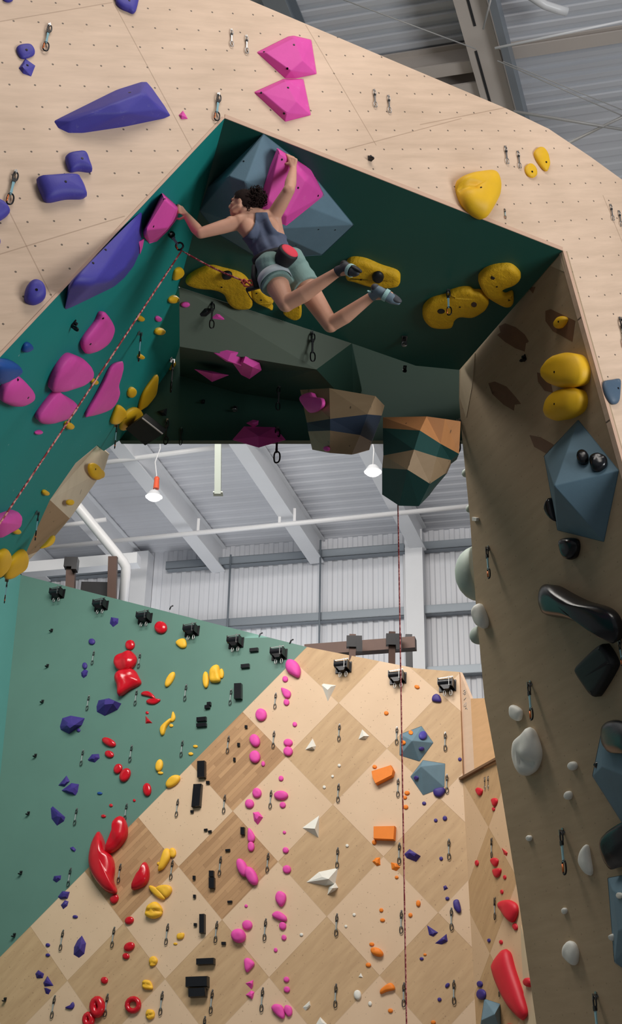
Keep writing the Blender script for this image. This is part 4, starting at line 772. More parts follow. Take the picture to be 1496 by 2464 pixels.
route('Bq', 'B', 'violet_hold', 'the right purple route', 'right purple route on the back slab', [
 P_('purple hold under a black anchor', [(1040, 1687), (1041, 1675), (1050, 1670), (1059, 1676), (1060, 1689)]), E_('tiny purple dot', 1106, 1827, 9, 9), P_('purple hold below a slate volume', [(1042, 1905), (1048, 1898), (1068, 1896), (1070, 1907), (1058, 1918), (1046, 1915)]), E_('tiny purple dot', 1020, 1933, 10, 9), E_('tiny purple dot', 1048, 1974, 9, 9), E_('small purple nub', 1070, 1969, 11, 12), G_('purple block', [(972, 2055), (985, 2043), (1012, 2060), (1001, 2074), (978, 2065)], .08), E_('tiny purple dot', 1061, 2066, 9, 10), G_('small purple chip', [(1066, 2133), (1072, 2130), (1078, 2138), (1068, 2143)]), E_('tiny purple dot', 1076, 2162, 10, 9),
 P_('upright purple block', [(1091, 2168), (1103, 2166), (1109, 2192), (1102, 2197), (1092, 2185)]), G_('purple fin', [(1027, 2226), (1040, 2243), (1054, 2244), (1042, 2254), (1032, 2250)]), G_('purple shark fin', [(1046, 2270), (1060, 2262), (1074, 2247), (1077, 2265), (1062, 2273)]), E_('tiny purple dot', 1014, 2307, 10, 8), E_('small slanted purple nub', 1076, 2371, 9, 14, 40), E_('tiny purple dot', 1057, 2405, 10, 10)])
route('Er', 'E', 'matte_red_hold', 'the right-hand red route', 'red route on the return wall', [
 P_('red teardrop', [(1145, 1900), (1150, 1895), (1160, 1900), (1158, 1911), (1153, 1915), (1147, 1908)]), P_('red teardrop', [(1182, 1925), (1190, 1920), (1196, 1924), (1195, 1933), (1188, 1941)]), E_('tiny red drop', 1187, 1947, 7, 10), E_('small red bean', 1147, 2077, 8, 15), G_('red wedge', [(1206, 2040), (1221, 2052), (1219, 2060), (1212, 2056)]), P_('red teardrop', [(1181, 2068), (1190, 2064), (1198, 2069), (1196, 2080), (1190, 2085), (1183, 2078)]), P_('red teardrop', [(1187, 2092), (1204, 2090), (1202, 2105), (1194, 2112), (1188, 2105)]), E_('tiny red drop', 1214, 2111, 7, 11), E_('tiny red drop', 1207, 2146, 7, 11),
 P_('big red balloon-shaped hold', [(1202, 2180), (1207, 2169), (1225, 2165), (1241, 2175), (1244, 2195), (1235, 2219), (1225, 2215), (1210, 2195)], .1), E_('red drop', 1239, 2230, 11, 18, -15), E_('tiny red drop', 1205, 2267, 8, 11), P_('long red feather-shaped hold', [(1188, 2318), (1205, 2292), (1215, 2283), (1224, 2290), (1235, 2330), (1255, 2390), (1267, 2435), (1262, 2452), (1252, 2452), (1225, 2420), (1200, 2370), (1189, 2335)], .14), E_('round red hold on the pale strip', 1273, 2364, 20, 23, 0, .08), E_('sliver of red hold at the lower frame edge', 1226, 2467, 16, 8)])
route('Ep', 'E', 'violet_hold', '', 'purple holds on the return wall', [
 E_('x', 1176, 2263, 7, 10, **L_('tiny dark purple dot above the long red feather-shaped hold')), E_('x', 1154, 2368, 13, 16, **L_('smaller purple hold above the low slate volume')), E_('x', 1158, 2393, 20, 27, **L_('larger purple oval hold touching the low slate volume'))])
# ------------------------------------------------------------------ hardware: quickdraws, anchors, ropes
def ring_pts(kind, w, h, n=18):
    o = []
    for i in range(n):
        a = 2*math.pi*i/n; x, y = math.cos(a), math.sin(a)
        if kind == 'D': x = x if x > 0 else x*.55
        o.append((math.copysign(abs(x)**.75, x)*w/2, math.copysign(abs(y)**.85, y)*h/2))
    return o
def draw_meshes(key, top_mat, sling_mat, low_mat, gate, seg, n, r):
    """a quickdraw hanging along -z from the bolt at the origin; total length .25"""
    def mesh(name, fn, mats):
        bm = bmesh.new(); fn(bm); bmesh.ops.recalc_face_normals(bm, faces=bm.faces); me = bpy.data.meshes.new(name); bm.to_mesh(me); bm.free()
        for m in mats: me.materials.append(MATS[m])
        return me
    def hanger(bm):
        box(bm, (0, .004, -.004), (.03, .004, .034)); box(bm, (.0, -.012, -.018), (.004, .03, .03)); bmesh.ops.create_cone(bm, cap_ends=True, segments=6, radius1=.011, radius2=.011, depth=.014, matrix=Matrix.Rotation(math.pi/2, 4, 'X'))
    def upc(bm): tube(bm, [(y*.6, -.018+x*.3, -.045+y*1.0) if False else (x, -.016, -.048+y) for x, y in ring_pts('D', .034, .062, n)], r, seg, True)
    def sling(bm):
        zs = [-.068, -.085, -.11, -.14, -.165, -.182]; ws = [.012, .017, .014, .012, .015, .011]
        for s in (-1, 1):
            pass
        prev = None
        for z, w in zip(zs, ws):
            c = [bm.verts.new((-w/2, -.020, z)), bm.verts.new((w/2, -.020, z)), bm.verts.new((w/2, -.012, z)), bm.verts.new((-w/2, -.012, z))]
            if prev:
                for k in range(4): bm.faces.new((prev[k], prev[(k+1) % 4], c[(k+1) % 4], c[k]))
            else: bm.faces.new(c[::-1])
            prev = c
        bm.faces.new(prev)
    def keeper(bm): box(bm, (0, -.016, -.078), (.022, .014, .024))
    def loc(bm): tube(bm, [(x, -.016, -.212+y) for x, y in ring_pts('D', .044, .076, n)], r*1.05, seg, True)
    def gt(bm): tube(bm, [(-.012, -.016, -.19), (-.013, -.016, -.238)], r*1.15, seg)
    d = dict(hanger=mesh('hanger', hanger, ['steel']), carabiner=mesh('carabiner', upc, [top_mat]), sling=mesh('sling', sling, [sling_mat]), keeper=mesh('keeper', keeper, ['black_rubber']), lower=mesh('carabiner', loc, [low_mat]))
    if gate: d['gate'] = mesh('gate', gt, ['gate_orange'])
    return d
DM = draw_meshes('front', 'dark_steel', 'sling_blue', 'black_metal', True, 8, 22, .0048)
plain('sling_grey', rgb(150, 160, 160), .8)
DB = draw_meshes('slab', 'dark_steel', 'sling_grey', 'dark_steel', False, 5, 14, .0052)
DD = draw_meshes('dark', 'black_metal', 'black_rubber', 'black_metal', False, 8, 20, .0048)
DS = draw_meshes('pale', 'steel', 'steel', 'steel', False, 6, 16, .0048)
DRAWS = []
def quickdraw(S, x, y0, y1, D, label, group, plumb=None, scale=None, dx=0.0, off=0.0):
    p, n = SURF[S]; o3 = hitp(x, y0, p+n*off, n); d = (o3-CAM).dot(FWD); z = V((0, 0, 1))
    if plumb is None: plumb = n.z < .02
    if plumb: zz = z; yy = -(n - z*n.z); yy = yy.normalized() if yy.length > .15 else V((.3, 1, 0)).normalized()
    else: zz = (z - n*z.dot(n)).normalized(); yy = -n
    xx = yy.cross(zz).normalized(); yy = zz.cross(xx)
    e = hitp(x+dx, y1, o3, (CAM-o3).normalized()); L = scale or (hitp(x+dx, y1, o3, FWD)-o3).length/.25/max(.35, abs(zz.dot(UP)))
    M = Matrix(((xx.x*L, yy.x*L, zz.x*L, o3.x), (xx.y*L, yy.y*L, zz.y*L, o3.y), (xx.z*L, yy.z*L, zz.z*L, o3.z), (0, 0, 0, 1)))
    if dx:
        k = -math.atan2(dx, y1-y0); M = M @ Matrix.Rotation(k, 4, 'Y')
    root = empty('quickdraw', M, label, 'quickdraw', group)
    for k, me in D.items():
        nm = 'carabiner' if k == 'lower' else k
        if k == 'gate': continue
        c = bpy.data.objects.new(nm, me); COL.objects.link(c); c.parent = root
        if k == 'lower' and 'gate' in D: g = bpy.data.objects.new('gate', D['gate']); COL.objects.link(g); g.parent = c
    DRAWS.append(root); return root
for (x, y0, y1, lab, dx) in ((119, 60, 141, 'pale blue quickdraw highest on the left plywood face', -3), (38, 413, 508, 'pale blue quickdraw beside the broad purple hold on the left plywood', -6), (525, 227, 306, 'pale blue quickdraw at the peak of the arch lip', -3), (1490, 766, 846, 'quickdraw at the right frame edge on the plywood', 4)):
    quickdraw('F', x, y0, y1, DM, lab, 'quickdraws on the front face', dx=dx)
quickdraw('F', 1213, 503, 538, DM, 'short folded quickdraw below the big yellow creased hold', 'quickdraws on the front face', scale=.45)
for (x, y0, y1, lab, dx) in ((334, 798, 874, 'pale blue quickdraw beside the rope on the teal wall', -4), (88, 1230, 1300, 'quickdraw low on the teal wall above the plywood end piece', -6), (277, 1020, 1080, 'quickdraw hanging from the forked yellow hold', -2), (14, 1392, 1450, 'quickdraw below the textured yellow hold at lower left', -6)):
    quickdraw('L', x, y0, y1, DM, lab, 'quickdraws on the left wall', dx=dx)
quickdraw('L', 411, 862, 945, DD, 'black quickdraw beside the thin yellow shard', 'dark quickdraws in the tunnel')
quickdraw('L', 168, 994, 1026, DD, 'dark quickdraw behind the rope under the stacked pink holds', 'dark quickdraws in the tunnel', dx=-18)
for (S, x, y0, y1, lab) in (('S', 510, 728, 797, 'black quickdraw in front of the pink and black pair'), ('S', 750, 800, 876, 'black quickdraw on the olive panel under the climber'), ('T', 672, 926, 987, 'upper black quickdraw in the middle of the tunnel'), ('D', 668, 1030, 1118, 'black double quickdraw at the pink faceted volume'), ('D', 403, 1010, 1073, 'black quickdraw beside the hanging black box'), ('D', 437, 1030, 1073, 'black quickdraw mostly hidden above the white ceiling'), ('C', 977, 985, 1036, 'black quickdraw above the lowest hanging volume')):
    quickdraw(S, x, y0, y1, DD, lab, 'dark quickdraws in the tunnel', plumb=True)
quickdraw('C', 1078, 698, 766, DM, 'pale blue quickdraw hanging across the long wavy yellow hold', 'quickdraws in the tunnel', plumb=True, off=.07)
quickdraw('R', 1106, 1010, 1090, DD, 'dark quickdraw at the upper left edge of the right wall', 'quickdraws on the right wall')
for (x, y0, y1, lab) in ((1175, 1316, 1392, 'highest full quickdraw on the brown right wall'), (1276, 1641, 1727, 'quickdraw above the large white leaf-shaped hold'), (1354, 1996, 2092, 'quickdraw left of the white crescent on the right wall'), (1434, 2390, 2490, 'lowest quickdraw on the right wall, cut by the frame'), (1492, 1543, 1600, 'quickdraw cut by right frame edge near the black diamond hold')):
    quickdraw('R', x, y0, y1, DM, lab, 'quickdraws on the right wall', dx=4)
COLS = {'second': [(227, 1567, 1598), (215, 1674, 1707), (201, 1805, 1839), (186, 1945, 1981), (171, 2089, 2127), (153, 2239, 2279), (133, 2397, 2440)],
 'third': [(338, 1573, 1606), (330, 1661, 1695), (318, 1794, 1830), (306, 1934, 1970), (291, 2080, 2118), (276, 2232, 2272), (260, 2393, 2436)],
 'fourth': [(449, 1648, 1684), (440, 1783, 1818), (429, 1924, 1961), (416, 2071, 2110), (405, 2224, 2265), (392, 2387, 2432)],
 'fifth': [(557, 1659, 1694), (551, 1772, 1809), (542, 1914, 1952), (532, 2062, 2101), (523, 2218, 2260), (512, 2383, 2428), (494, 2447, 2492)],
 'sixth': [(664, 1668, 1703), (660, 1760, 1797), (653, 1903, 1941), (646, 2054, 2093), (640, 2212, 2255), (633, 2378, 2424)],
 'seventh': [(817, 1743, 1780), (815, 1887, 1926), (813, 2041, 2082), (811, 2200, 2244), (809, 2369, 2414)],
 'eighth': [(955, 1750, 1788), (958, 1874, 1913), (961, 2029, 2072), (966, 2192, 2237), (972, 2366, 2412)],
 'ninth': [(1071, 1763, 1803), (1075, 1864, 1904), (1080, 2020, 2062), (1086, 2186, 2230), (1092, 2360, 2406)]}
colname = {'second': 'first', 'third': 'second', 'fourth': 'third', 'fifth': 'fourth', 'sixth': 'fifth', 'seventh': 'sixth', 'eighth': 'seventh', 'ninth': 'eighth'}
for c, L in COLS.items():
    for i, (x, y0, y1) in enumerate(L):
        green = {'second': 5, 'third': 4, 'fourth': 2, 'fifth': 1}.get(c, 0)
        pos = 'top' if i == 0 else ('bottom' if i == len(L)-1 else ordn(i+1)+' from top')
        quickdraw('B', x, y0, y1, DB, f"small {pos} quickdraw in the {colname[c]} column from left on the back slab", 'quickdraws on the back slab', plumb=False)
for (x, y0, y1, lab) in ((1184, 2017, 2059, 'upper small quickdraw on the return wall amid red teardrops'), (1192, 2160, 2206, 'middle small quickdraw on the return wall beside the red balloon hold'), (1202, 2358, 2392, 'lower small quickdraw half hidden by the long red hold')):
    quickdraw('E', x, y0, y1, DB, lab, 'quickdraws on the return wall')
quickdraw('E', 1167, 1870, 1898, DS, 'left of two silver chains under the pale ledge', 'silver chains under the ledge'); quickdraw('E', 1175, 1868, 1896, DS, 'right of two silver chains under the pale ledge', 'silver chains under the ledge')
# double anchors on the front face: hanger, maillon, carabiner each
pairs = [((556, 72, 122), (592, 87, 139)), ((899, 217, 267), (933, 231, 280)), ((1214, 353, 402), (1244, 365, 412)), ((1467, 493, 536), (1487, 508, 550))]
names = ['beside the pink plates', 'right of the pink plates', 'above the big yellow creased hold', 'near the right frame edge']
for pr, nm in zip(pairs, names):
    for (x, y0, y1), lr in zip(pr, ('left', 'right')):
        quickdraw('F', x, y0, y1, DS, f"{lr} silver anchor chain of the pair {nm}", 'silver anchor chains on the front face', dx=2)
# bare bolt hangers
def bare_hanger(S, x, y, label, group, mat='dark_steel', s=1.0):
    p, n = SURF[S]; M = frame(hitp(x, y, p, n), n) @ Matrix.Scale(s, 4)
    root = empty('bolt_hanger', M, label, 'bolt hanger', group)
    bm = bmesh.new(); box(bm, (0, 0, .004), (.03, .04, .006)); box(bm, (.0, -.02, .02), (.03, .005, .034)); tube(bm, [(x_, -.02, .03+y_) for x_, y_ in ring_pts('O', .03, .03, 10)], .005, 5, True); from_bm('plate', bm, mat, root)
    bm = bmesh.new(); bmesh.ops.create_cone(bm, cap_ends=True, segments=6, radius1=.012, radius2=.011, depth=.016, matrix=Matrix.Translation((0, .006, .014))); from_bm('nut', bm, 'dark_steel', root)
bare_hanger('F', 889, 382, 'bare bolt hanger above the middle of the arch lip', 'bare bolt hangers', s=1.2)
bare_hanger('L', 176, 778, 'bare black bolt hanger under the giant purple volume', 'bare bolt hangers', 'black_metal', 1.4)
bare_hanger('R', 1263, 861, 'bare bolt hanger between stains on the right wall', 'bare bolt hangers', 'black_metal', 1.4)
bare_hanger('C', 973, 812, 'pale hanger alone on the dark roof', 'bare bolt hangers', 'steel', 1.8); bare_hanger('D', 566, 985, 'pale hanger on the rear bulkhead', 'bare bolt hangers', 'steel', 1.6)
bare_hanger('D', 489, 967, 'small dark hanger on the rear bulkhead', 'bare bolt hangers', 'black_metal', 1.2); bare_hanger('C', 974, 882, 'small dark hanger near the rear of the roof', 'bare bolt hangers', 'black_metal', 1.2)
for i, (x, y) in enumerate([(125, 1517), (115, 1602), (103, 1688), (86, 1818), (69, 1957), (51, 2100), (35, 2250), (13, 2405)]):
    bare_hanger('B', x, y, f"bare bolt, {'topmost' if i == 0 else ordn(i+1)+' from top'} in the column along the left of the green slab", 'bare bolts on the green slab', 'dark_steel', 1.5)
# top-rope anchor drums along the top of the slab
protoA = None
def anchor(x, y, label):
    global protoA
    p, n = SURF['B']; M = frame(hitp(x, y, p, n), n)
    root = empty('belay_anchor', M, label, 'belay anchor', 'black belay anchors along the slab top')
    if protoA is None:
        parts = []
        bm = bmesh.new(); box(bm, (0, 0, .01), (.28, .19, .02)); box(bm, (.115, 0, .09), (.012, .15, .16)); box(bm, (-.125, .04, .08), (.012, .11, .14)); parts.append(('back_plate', bm, 'black_metal'))
        bm = bmesh.new(); bmesh.ops.create_cone(bm, cap_ends=True, segments=20, radius1=.058, radius2=.058, depth=.235, matrix=Matrix.Translation((-.005, .02, .1)) @ Matrix.Rotation(math.pi/2, 4, 'Y')); parts.append(('drum', bm, 'black_hold'))
        bm = bmesh.new(); beam_between(bm, V((-.13, .09, .12)), V((.12, .105, .12)), .012, .01); beam_between(bm, V((.06, .1, .165)), V((.06, -.06, .15)), .012, .012); parts.append(('rail', bm, 'steel'))
        bm = bmesh.new(); v = [(-.09, -.03), (.09, -.03), (.05, -.105), (-.03, -.105)]; a = [bm.verts.new((p_[0], p_[1], .14)) for p_ in v]; b = [bm.verts.new((p_[0], p_[1], .03)) for p_ in v]; bm.faces.new(a); bm.faces.new(b[::-1])
        for k in range(4): bm.faces.new((a[k], b[k], b[(k+1) % 4], a[(k+1) % 4]))
        parts.append(('guard', bm, 'black_metal'))
        for sx in (-.035, .07):
            bm = bmesh.new(); tube(bm, [(sx+x_, -.155+y_, .08) for x_, y_ in ring_pts('D', .045, .09, 14)], .007, 6, True); parts.append(('carabiner', bm, 'steel'))
        protoA = root
        for nm, bm, mt in parts: from_bm(nm, bm, mt, root)
    else:
        for ch in list(protoA.children): c = ch.copy(); COL.objects.link(c); c.parent = root
    return root
for i, (x, y) in enumerate([(141, 1431), (245, 1459), (350, 1489), (463, 1520), (569, 1548), (673, 1576), (827, 1607), (958, 1633), (1077, 1651)]):
    anchor(x, y, f"{'leftmost' if i == 0 else 'rightmost' if i == 8 else ordn(i+1)+' from left'} of the black belay anchors along the slab top")
# ropes
n = NT('rope_pattern'); co = n.coord(); wv = n.add('ShaderNodeTexChecker'); n.set(wv.inputs['Vector'], n.mapping(co, (1, 1, 1))); wv.inputs['Scale'].default_value = 45
n.set(wv.inputs['Color1'], rgb(226, 108, 84)); n.set(wv.inputs['Color2'], rgb(196, 84, 72)); MATS['rope_orange'] = n.fin(wv.outputs[0], .7)
def rope_mat(name, c1, c2):
    n = NT(name); co = n.coord(); w_ = n.noise(co, 38, 1); n.set(n.b.inputs['Base Color'], n.mix(n.ramp(w_, .46, .52), c1, c2)); n.b.inputs['Roughness'].default_value = .8; MATS[name] = n.m
rope_mat('rope_pink', rgb(226, 150, 140), rgb(150, 52, 56)); rope_mat('rope_red', rgb(206, 130, 122), rgb(140, 44, 50))
dq = 10.36
drawP = at(437, 603, dq)
# the draw the rope runs through, pulled out from the wall
p, n = SURF['L']; a0 = hitp(410, 563, p, n); dv = (a0-drawP); Lq = dv.length/.235; zz = dv.normalized(); yy = (CAM-a0).cross(zz).cross(zz).normalized(); yy = -yy if yy.dot(FWD) < 0 else yy; xx = yy.cross(zz)
quick = empty('quickdraw', Matrix(((xx.x*Lq, yy.x*Lq, zz.x*Lq, a0.x), (xx.y*Lq, yy.y*Lq, zz.y*Lq, a0.y), (xx.z*Lq, yy.z*Lq, zz.z*Lq, a0.z), (0, 0, 0, 1))), 'pale blue quickdraw pulled tight by the climbing rope below the pink block', 'quickdraw', 'quickdraws on the left wall')
for k, me in DM.items():
    if k == 'gate': continue
    c = bpy.data.objects.new('carabiner' if k == 'lower' else k, me); COL.objects.link(c); c.parent = quick
    if k == 'lower': g = bpy.data.objects.new('gate', DM['gate']); COL.objects.link(g); g.parent = c
bm = bmesh.new(); kn = at(596, 680, 9.98)
A, B_ = at(-1100, 2861, 6.6), drawP
pts = [A.lerp(B_, t)+V((0, 0, -.06*math.sin(math.pi*t))) for t in [i/24 for i in range(25)]]; pts += [B_.lerp(kn, t)+V((0, 0, -.02*math.sin(math.pi*t))) for t in [i/12 for i in range(1, 13)]]
tube(bm, pts, .0075, 8); 
rp = from_bm('climbing_rope', bm, 'rope_pink'); tag(rp, "pink climbing rope running from lower left through a quickdraw to the climber's harness", 'rope')
bm = bmesh.new()
kk = [at(582, 673, 9.97), at(588, 688, 9.95), at(600, 690, 9.94), at(610, 681, 9.95), at(603, 674, 9.96), at(594, 677, 9.97), at(586, 684, 9.98), at(580, 680, 9.98), at(588, 672, 9.95), at(598, 682, 9.93), at(606, 688, 9.94), at(611, 682, 9.96)]
tube(bm, kk, .0085, 8); from_bm('knot', bm, 'rope_orange', rp)
bm = bmesh.new(); t0, t1 = at(957, 1212, 11.35), at(957, 1212, 11.35); b0 = V((t0.x, t0.y, .3)); tube(bm, [t0+V((0, 0, .15)), t0.lerp(b0, .5), b0], .0062, 6); rr = from_bm('hanging_rope', bm, 'rope_red'); tag(rr, 'straight red rope hanging down from the lowest plywood volume', 'rope')
# ------------------------------------------------------------------ building services
def svc(name, label, cat, group=None): 
    def f(bm, mat): o = from_bm(name, bm, mat); return tag(o, label, cat, group)
    return f
bm = bmesh.new(); a = onW(112, 1318, 2.2); b = onW(1180, 1213, 2.2); tube(bm, [a, b], .055, 10)
o = svc('sprinkler_pipe', 'long white sprinkler pipe crossing below the far rafters', 'pipe')(bm, 'pipe_white')
for (x, y) in ((710/2.992, 1150+465/2.992), (476, 1283), (672, 1262), (708, 1259)):
    q = onW(x, y, 2.2); bm = bmesh.new(); box(bm, (q.x, q.y, q.z+.18), (.06, .04, .36)); from_bm('pipe_hanger', bm, 'pipe_white', o)
bm = bmesh.new(); a = at(230, 1116, 26); b = at(640, 1060, 26); tube(bm, [a, b], .055, 10); svc('sprinkler_pipe', 'white pipe just below the rear edge of the tunnel', 'pipe')(bm, 'pipe_white')
bm = bmesh.new(); a = at(150, 1265, 26.5); b = at(256, 1250, 26.5); tube(bm, [a, b], .05, 10); svc('sprinkler_pipe', 'short white pipe passing behind the sloping duct', 'pipe')(bm, 'pipe_white')
bm = bmesh.new(); d_ = 25; tube(bm, [at(176, 1205, d_), at(188, 1220, d_), at(296, 1352, d_), at(303, 1364, d_), at(303, 1376, d_), at(295, 1460, d_)], .1, 16); svc('drain_pipe', 'thick white sloping pipe bending down at the green slab', 'pipe')(bm, 'pipe_white')
bm = bmesh.new(); beam_between(bm, at(55, 1372, 26.3), at(334, 1348, 26.0), .3, .24); svc('box_beam', 'white box beam above the left end of the green slab', 'beam')(bm, 'white_steel')
for (x, y0, y1, lab) in ((172, 1346, 1412, 'left brown steel post above the green slab'), (272, 1340, 1440, 'right brown steel post beside the white pipe')):
    bm = bmesh.new(); p0, p1 = at(x, y0, 24.5), at(x-3, y1+16, 24.3); beam_between(bm, p0, p1, .17, .17, V((0, 1, 0))); o = svc('steel_post', lab, 'post', 'brown steel posts')(bm, 'rust_steel')
    if x == 172: bm = bmesh.new(); box(bm, at(172, 1356, 24.4), (.26, .2, .2)); box(bm, at(180, 1366, 24.3), (.1, .2, .14)); from_bm('clamp', bm, 'black_metal', o)
bm = bmesh.new(); beam_between(bm, at(735, 1568, 21.6), at(1000, 1549, 21.2), .2, .2); o = svc('steel_beam', 'brown steel beam lying above the plywood slab', 'beam')(bm, 'rust_steel')
for (x, y0, y1, lab) in ((848, 1528, 1580, 'left short brown post crossing the steel beam'), (943, 1521, 1600, 'right short brown post crossing the steel beam')):
    bm = bmesh.new(); beam_between(bm, at(x, y0, 21.1), at(x-1, y1+12, 20.9), .11, .11, V((0, 1, 0))); o = svc('steel_post', lab, 'post', 'brown steel posts')(bm, 'rust_steel')
    bm = bmesh.new(); box(bm, at(x+4, (1545 if x < 900 else 1540), 21.0), (.26, .1, .2)); box(bm, at(x+16, (1556 if x < 900 else 1551), 20.95), (.1, .1, .2)); from_bm('clamp', bm, 'black_metal', o)
bm = bmesh.new(); box(bm, at(984, 1585, 22.5), (.12, .12, .9)); svc('steel_post', 'dark post behind the end of the steel beam', 'post', 'brown steel posts')(bm, 'dark_steel')
bm = bmesh.new(); beam_between(bm, at(525, 1040, 20), at(524, 1188, 20), .1, .17, V((0, 1, 0))); beam_between(bm, at(513, 1188, 20), at(536, 1188, 20), .14, .02, V((0, 0, 1))); svc('hanging_channel', 'pale vertical channel hanging down from behind the tunnel edge', 'channel')(bm, 'sage_channel')
bm = bmesh.new(); P4 = [(302, 1032, 13.2), (341, 1005, 13.0), (392, 1045, 13.1), (349, 1072, 13.3)]; a_ = [bm.verts.new(at(*q)) for q in P4]; b_ = [bm.verts.new(at(*q)+V((0, .25, .2))) for q in P4]; bm.faces.new(a_); bm.faces.new(b_[::-1])
for k in range(4): bm.faces.new((a_[k], b_[k], b_[(k+1) % 4], a_[(k+1) % 4]))
o = svc('loudspeaker', 'flat black box hung at the left rear edge of the tunnel', 'speaker')(bm, 'dark_panel')
bm = bmesh.new(); beam_between(bm, at(342, 1006, 12.97), at(391, 1044, 13.07), .012, .012); from_bm('edge_rail', bm, 'tan_steel', o)
bm = bmesh.new(); box(bm, at(228, 1418, 24.6), (.55, .05, .3)); svc('dark_panel', 'dark panel behind the top edge of the green slab', 'panel')(bm, 'dark_gap')
# small clips on the slab's top edge
for (x, y, lab) in ((408, 1462, 'small dark bracket on the top edge of the green slab'), (623, 1528, 'tiny dark bracket on the slab top right of the sag rod'), (697, 1544, 'small dark clip on the slab top near the plywood corner')):
    bm = bmesh.new(); q = hitp(x, y+5, pB, nB); tube(bm, [q, q+V((.02, 0, .06)), q+V((.06, 0, .08))], .014, 6); svc('bracket', lab, 'bracket', 'brackets on the slab top')(bm, 'dark_steel')
# lamps
def lamp(x, y, d, label, orange):
    c = at(x, y, d); M = Matrix.Translation(c); root = empty('high_bay_lamp', M, label, 'ceiling lamp', 'high bay lamps')
    bm = bmesh.new(); tube(bm, [(0, 0, .16), (.02, 0, .5), (-.03, 0, .8), (.05, 0, 1.1), (0, 0, 1.6)], .012, 6); from_bm('cord', bm, 'pipe_white', root)
    bm = bmesh.new(); bmesh.ops.create_cone(bm, cap_ends=True, segments=24, radius1=.17, radius2=.09, depth=.12, matrix=Matrix.Translation((0, 0, .08))); from_bm('housing', bm, 'white_steel', root)
    bm = bmesh.new(); bmesh.ops.create_uvsphere(bm, u_segments=24, v_segments=12, radius=.14, matrix=Matrix.Translation((0, 0, .02)) @ Matrix.Diagonal((1, 1, .55, 1))); from_bm('lens', bm, 'lamp_glow', root)
    if orange: bm = bmesh.new(); bmesh.ops.create_cone(bm, cap_ends=True, segments=12, radius1=.06, radius2=.05, depth=.2, matrix=Matrix.Translation((.03, 0, .3))); bmesh.ops.create_uvsphere(bm, u_segments=12, v_segments=8, radius=.055, matrix=Matrix.Translation((.03, 0, .42))); from_bm('plug', bm, 'plug_orange', root)
n = NT('lamp_glow'); n.b.inputs['Emission Color'].default_value = (1, .95, .88, 1); n.b.inputs['Emission Strength'].default_value = 14; MATS['lamp_glow'] = n.m
plain('plug_orange', rgb(232, 96, 60), .5)
lamp(370, 1198, 24.5, 'glowing high bay lamp with an orange plug, left of two', True); lamp(897, 1138, 23.5, 'glowing high bay lamp beside the hanging plywood volume', False)
# steel under the near roof
def rod(p0, p1, r, label, name='brace_cable', mat='cable_grey', cat='cable'):
    bm = bmesh.new(); tube(bm, [p0, p1], r, 6); tag(from_bm(name, bm, mat), label, cat, 'cables under the near roof')
r9 = lambda x, y, o=1.2: onRf(x, y, o)
rod(r9(790, -14), r9(1145, 118), .008, 'thin cable reaching from the top edge to the tan rafter'); rod(r9(1196, 146), r9(1560, 306), .009, 'lower of twin thin cables right of the tan rafter'); rod(r9(1210, 148), r9(1560, 290), .007, 'upper of twin thin cables right of the tan rafter')
rod(r9(1190, 116), r9(1540, 42), .018, 'pale brace rod slanting up to the right from the rafter', 'brace_rod', 'pipe_white', 'rod'); rod(r9(1180, 0), r9(1162, 70), .012, 'short thin cable beside the tan rafter at the top'); rod(r9(1235, 268), r9(1560, 322), .024, 'long pale brace meeting the arch edge at upper right', 'brace_rod', 'cable_grey', 'rod'); rod(r9(1366, 345), r9(1520, 270), .022, 'crossing brace near the upper right frame edge', 'brace_rod', 'cable_grey', 'rod')
bm = bmesh.new(); tube(bm, [r9(1270, -14, .5), r9(1310, 12, .5), r9(1340, 22, .5), r9(1364, 28, .5)], .06, 10); svc('conduit_pipe', 'pale curved pipe at the upper right of the picture', 'pipe')(bm, 'pipe_white')
# ------------------------------------------------------------------ the climber
def skin_mat():
    n = NT('skin'); co = n.coord(); f = n.noise(co, 9, 4); col = n.mix(f, rgb(206, 150, 122), rgb(224, 172, 146)); 
    n.b.inputs['Subsurface Weight'].default_value = .08; n.b.inputs['Subsurface Radius'].default_value = (.02, .008, .004); n.bump(n.noise(co, 140, 2), .05, .002)
    MATS['skin'] = n.fin(col, .5, 0, .35)
skin_mat(); plain('hair_brown', rgb(42, 27, 23), .8, 0, .4, 30, .6, .2); plain('shirt_grey', rgb(84, 92, 114), .85, 0, .1, 14, .15); plain('shorts_green', rgb(122, 150, 144), .85, 0, .1, 10, .15)
plain('harness_black', rgb(24, 25, 30), .7); plain('loop_pale', rgb(176, 186, 190), .7); plain('bag_red', rgb(226, 58, 78), .7, 0, .08, 12, .1); plain('shoe_dark', rgb(62, 64, 70), .6); plain('shoe_blue', rgb(106, 124, 136), .6); plain('shoe_mint', rgb(160, 198, 194), .6); plain('eye_dark', rgb(30, 20, 18), .3); plain('lip', rgb(180, 100, 92), .5)
def ball(bm, c, r, axes=None, seg=20):
    M = Matrix.Translation(c)
    if axes: X, Y, Z = axes; M = M @ Matrix(((X.x, Y.x, Z.x, 0), (X.y, Y.y, Z.y, 0), (X.z, Y.z, Z.z, 0), (0, 0, 0, 1)))
    rr = r if isinstance(r, (tuple, list)) else (r, r, r)
    bmesh.ops.create_uvsphere(bm, u_segments=seg, v_segments=seg//2+2, radius=1, matrix=M @ Matrix.Diagonal((*rr, 1)))
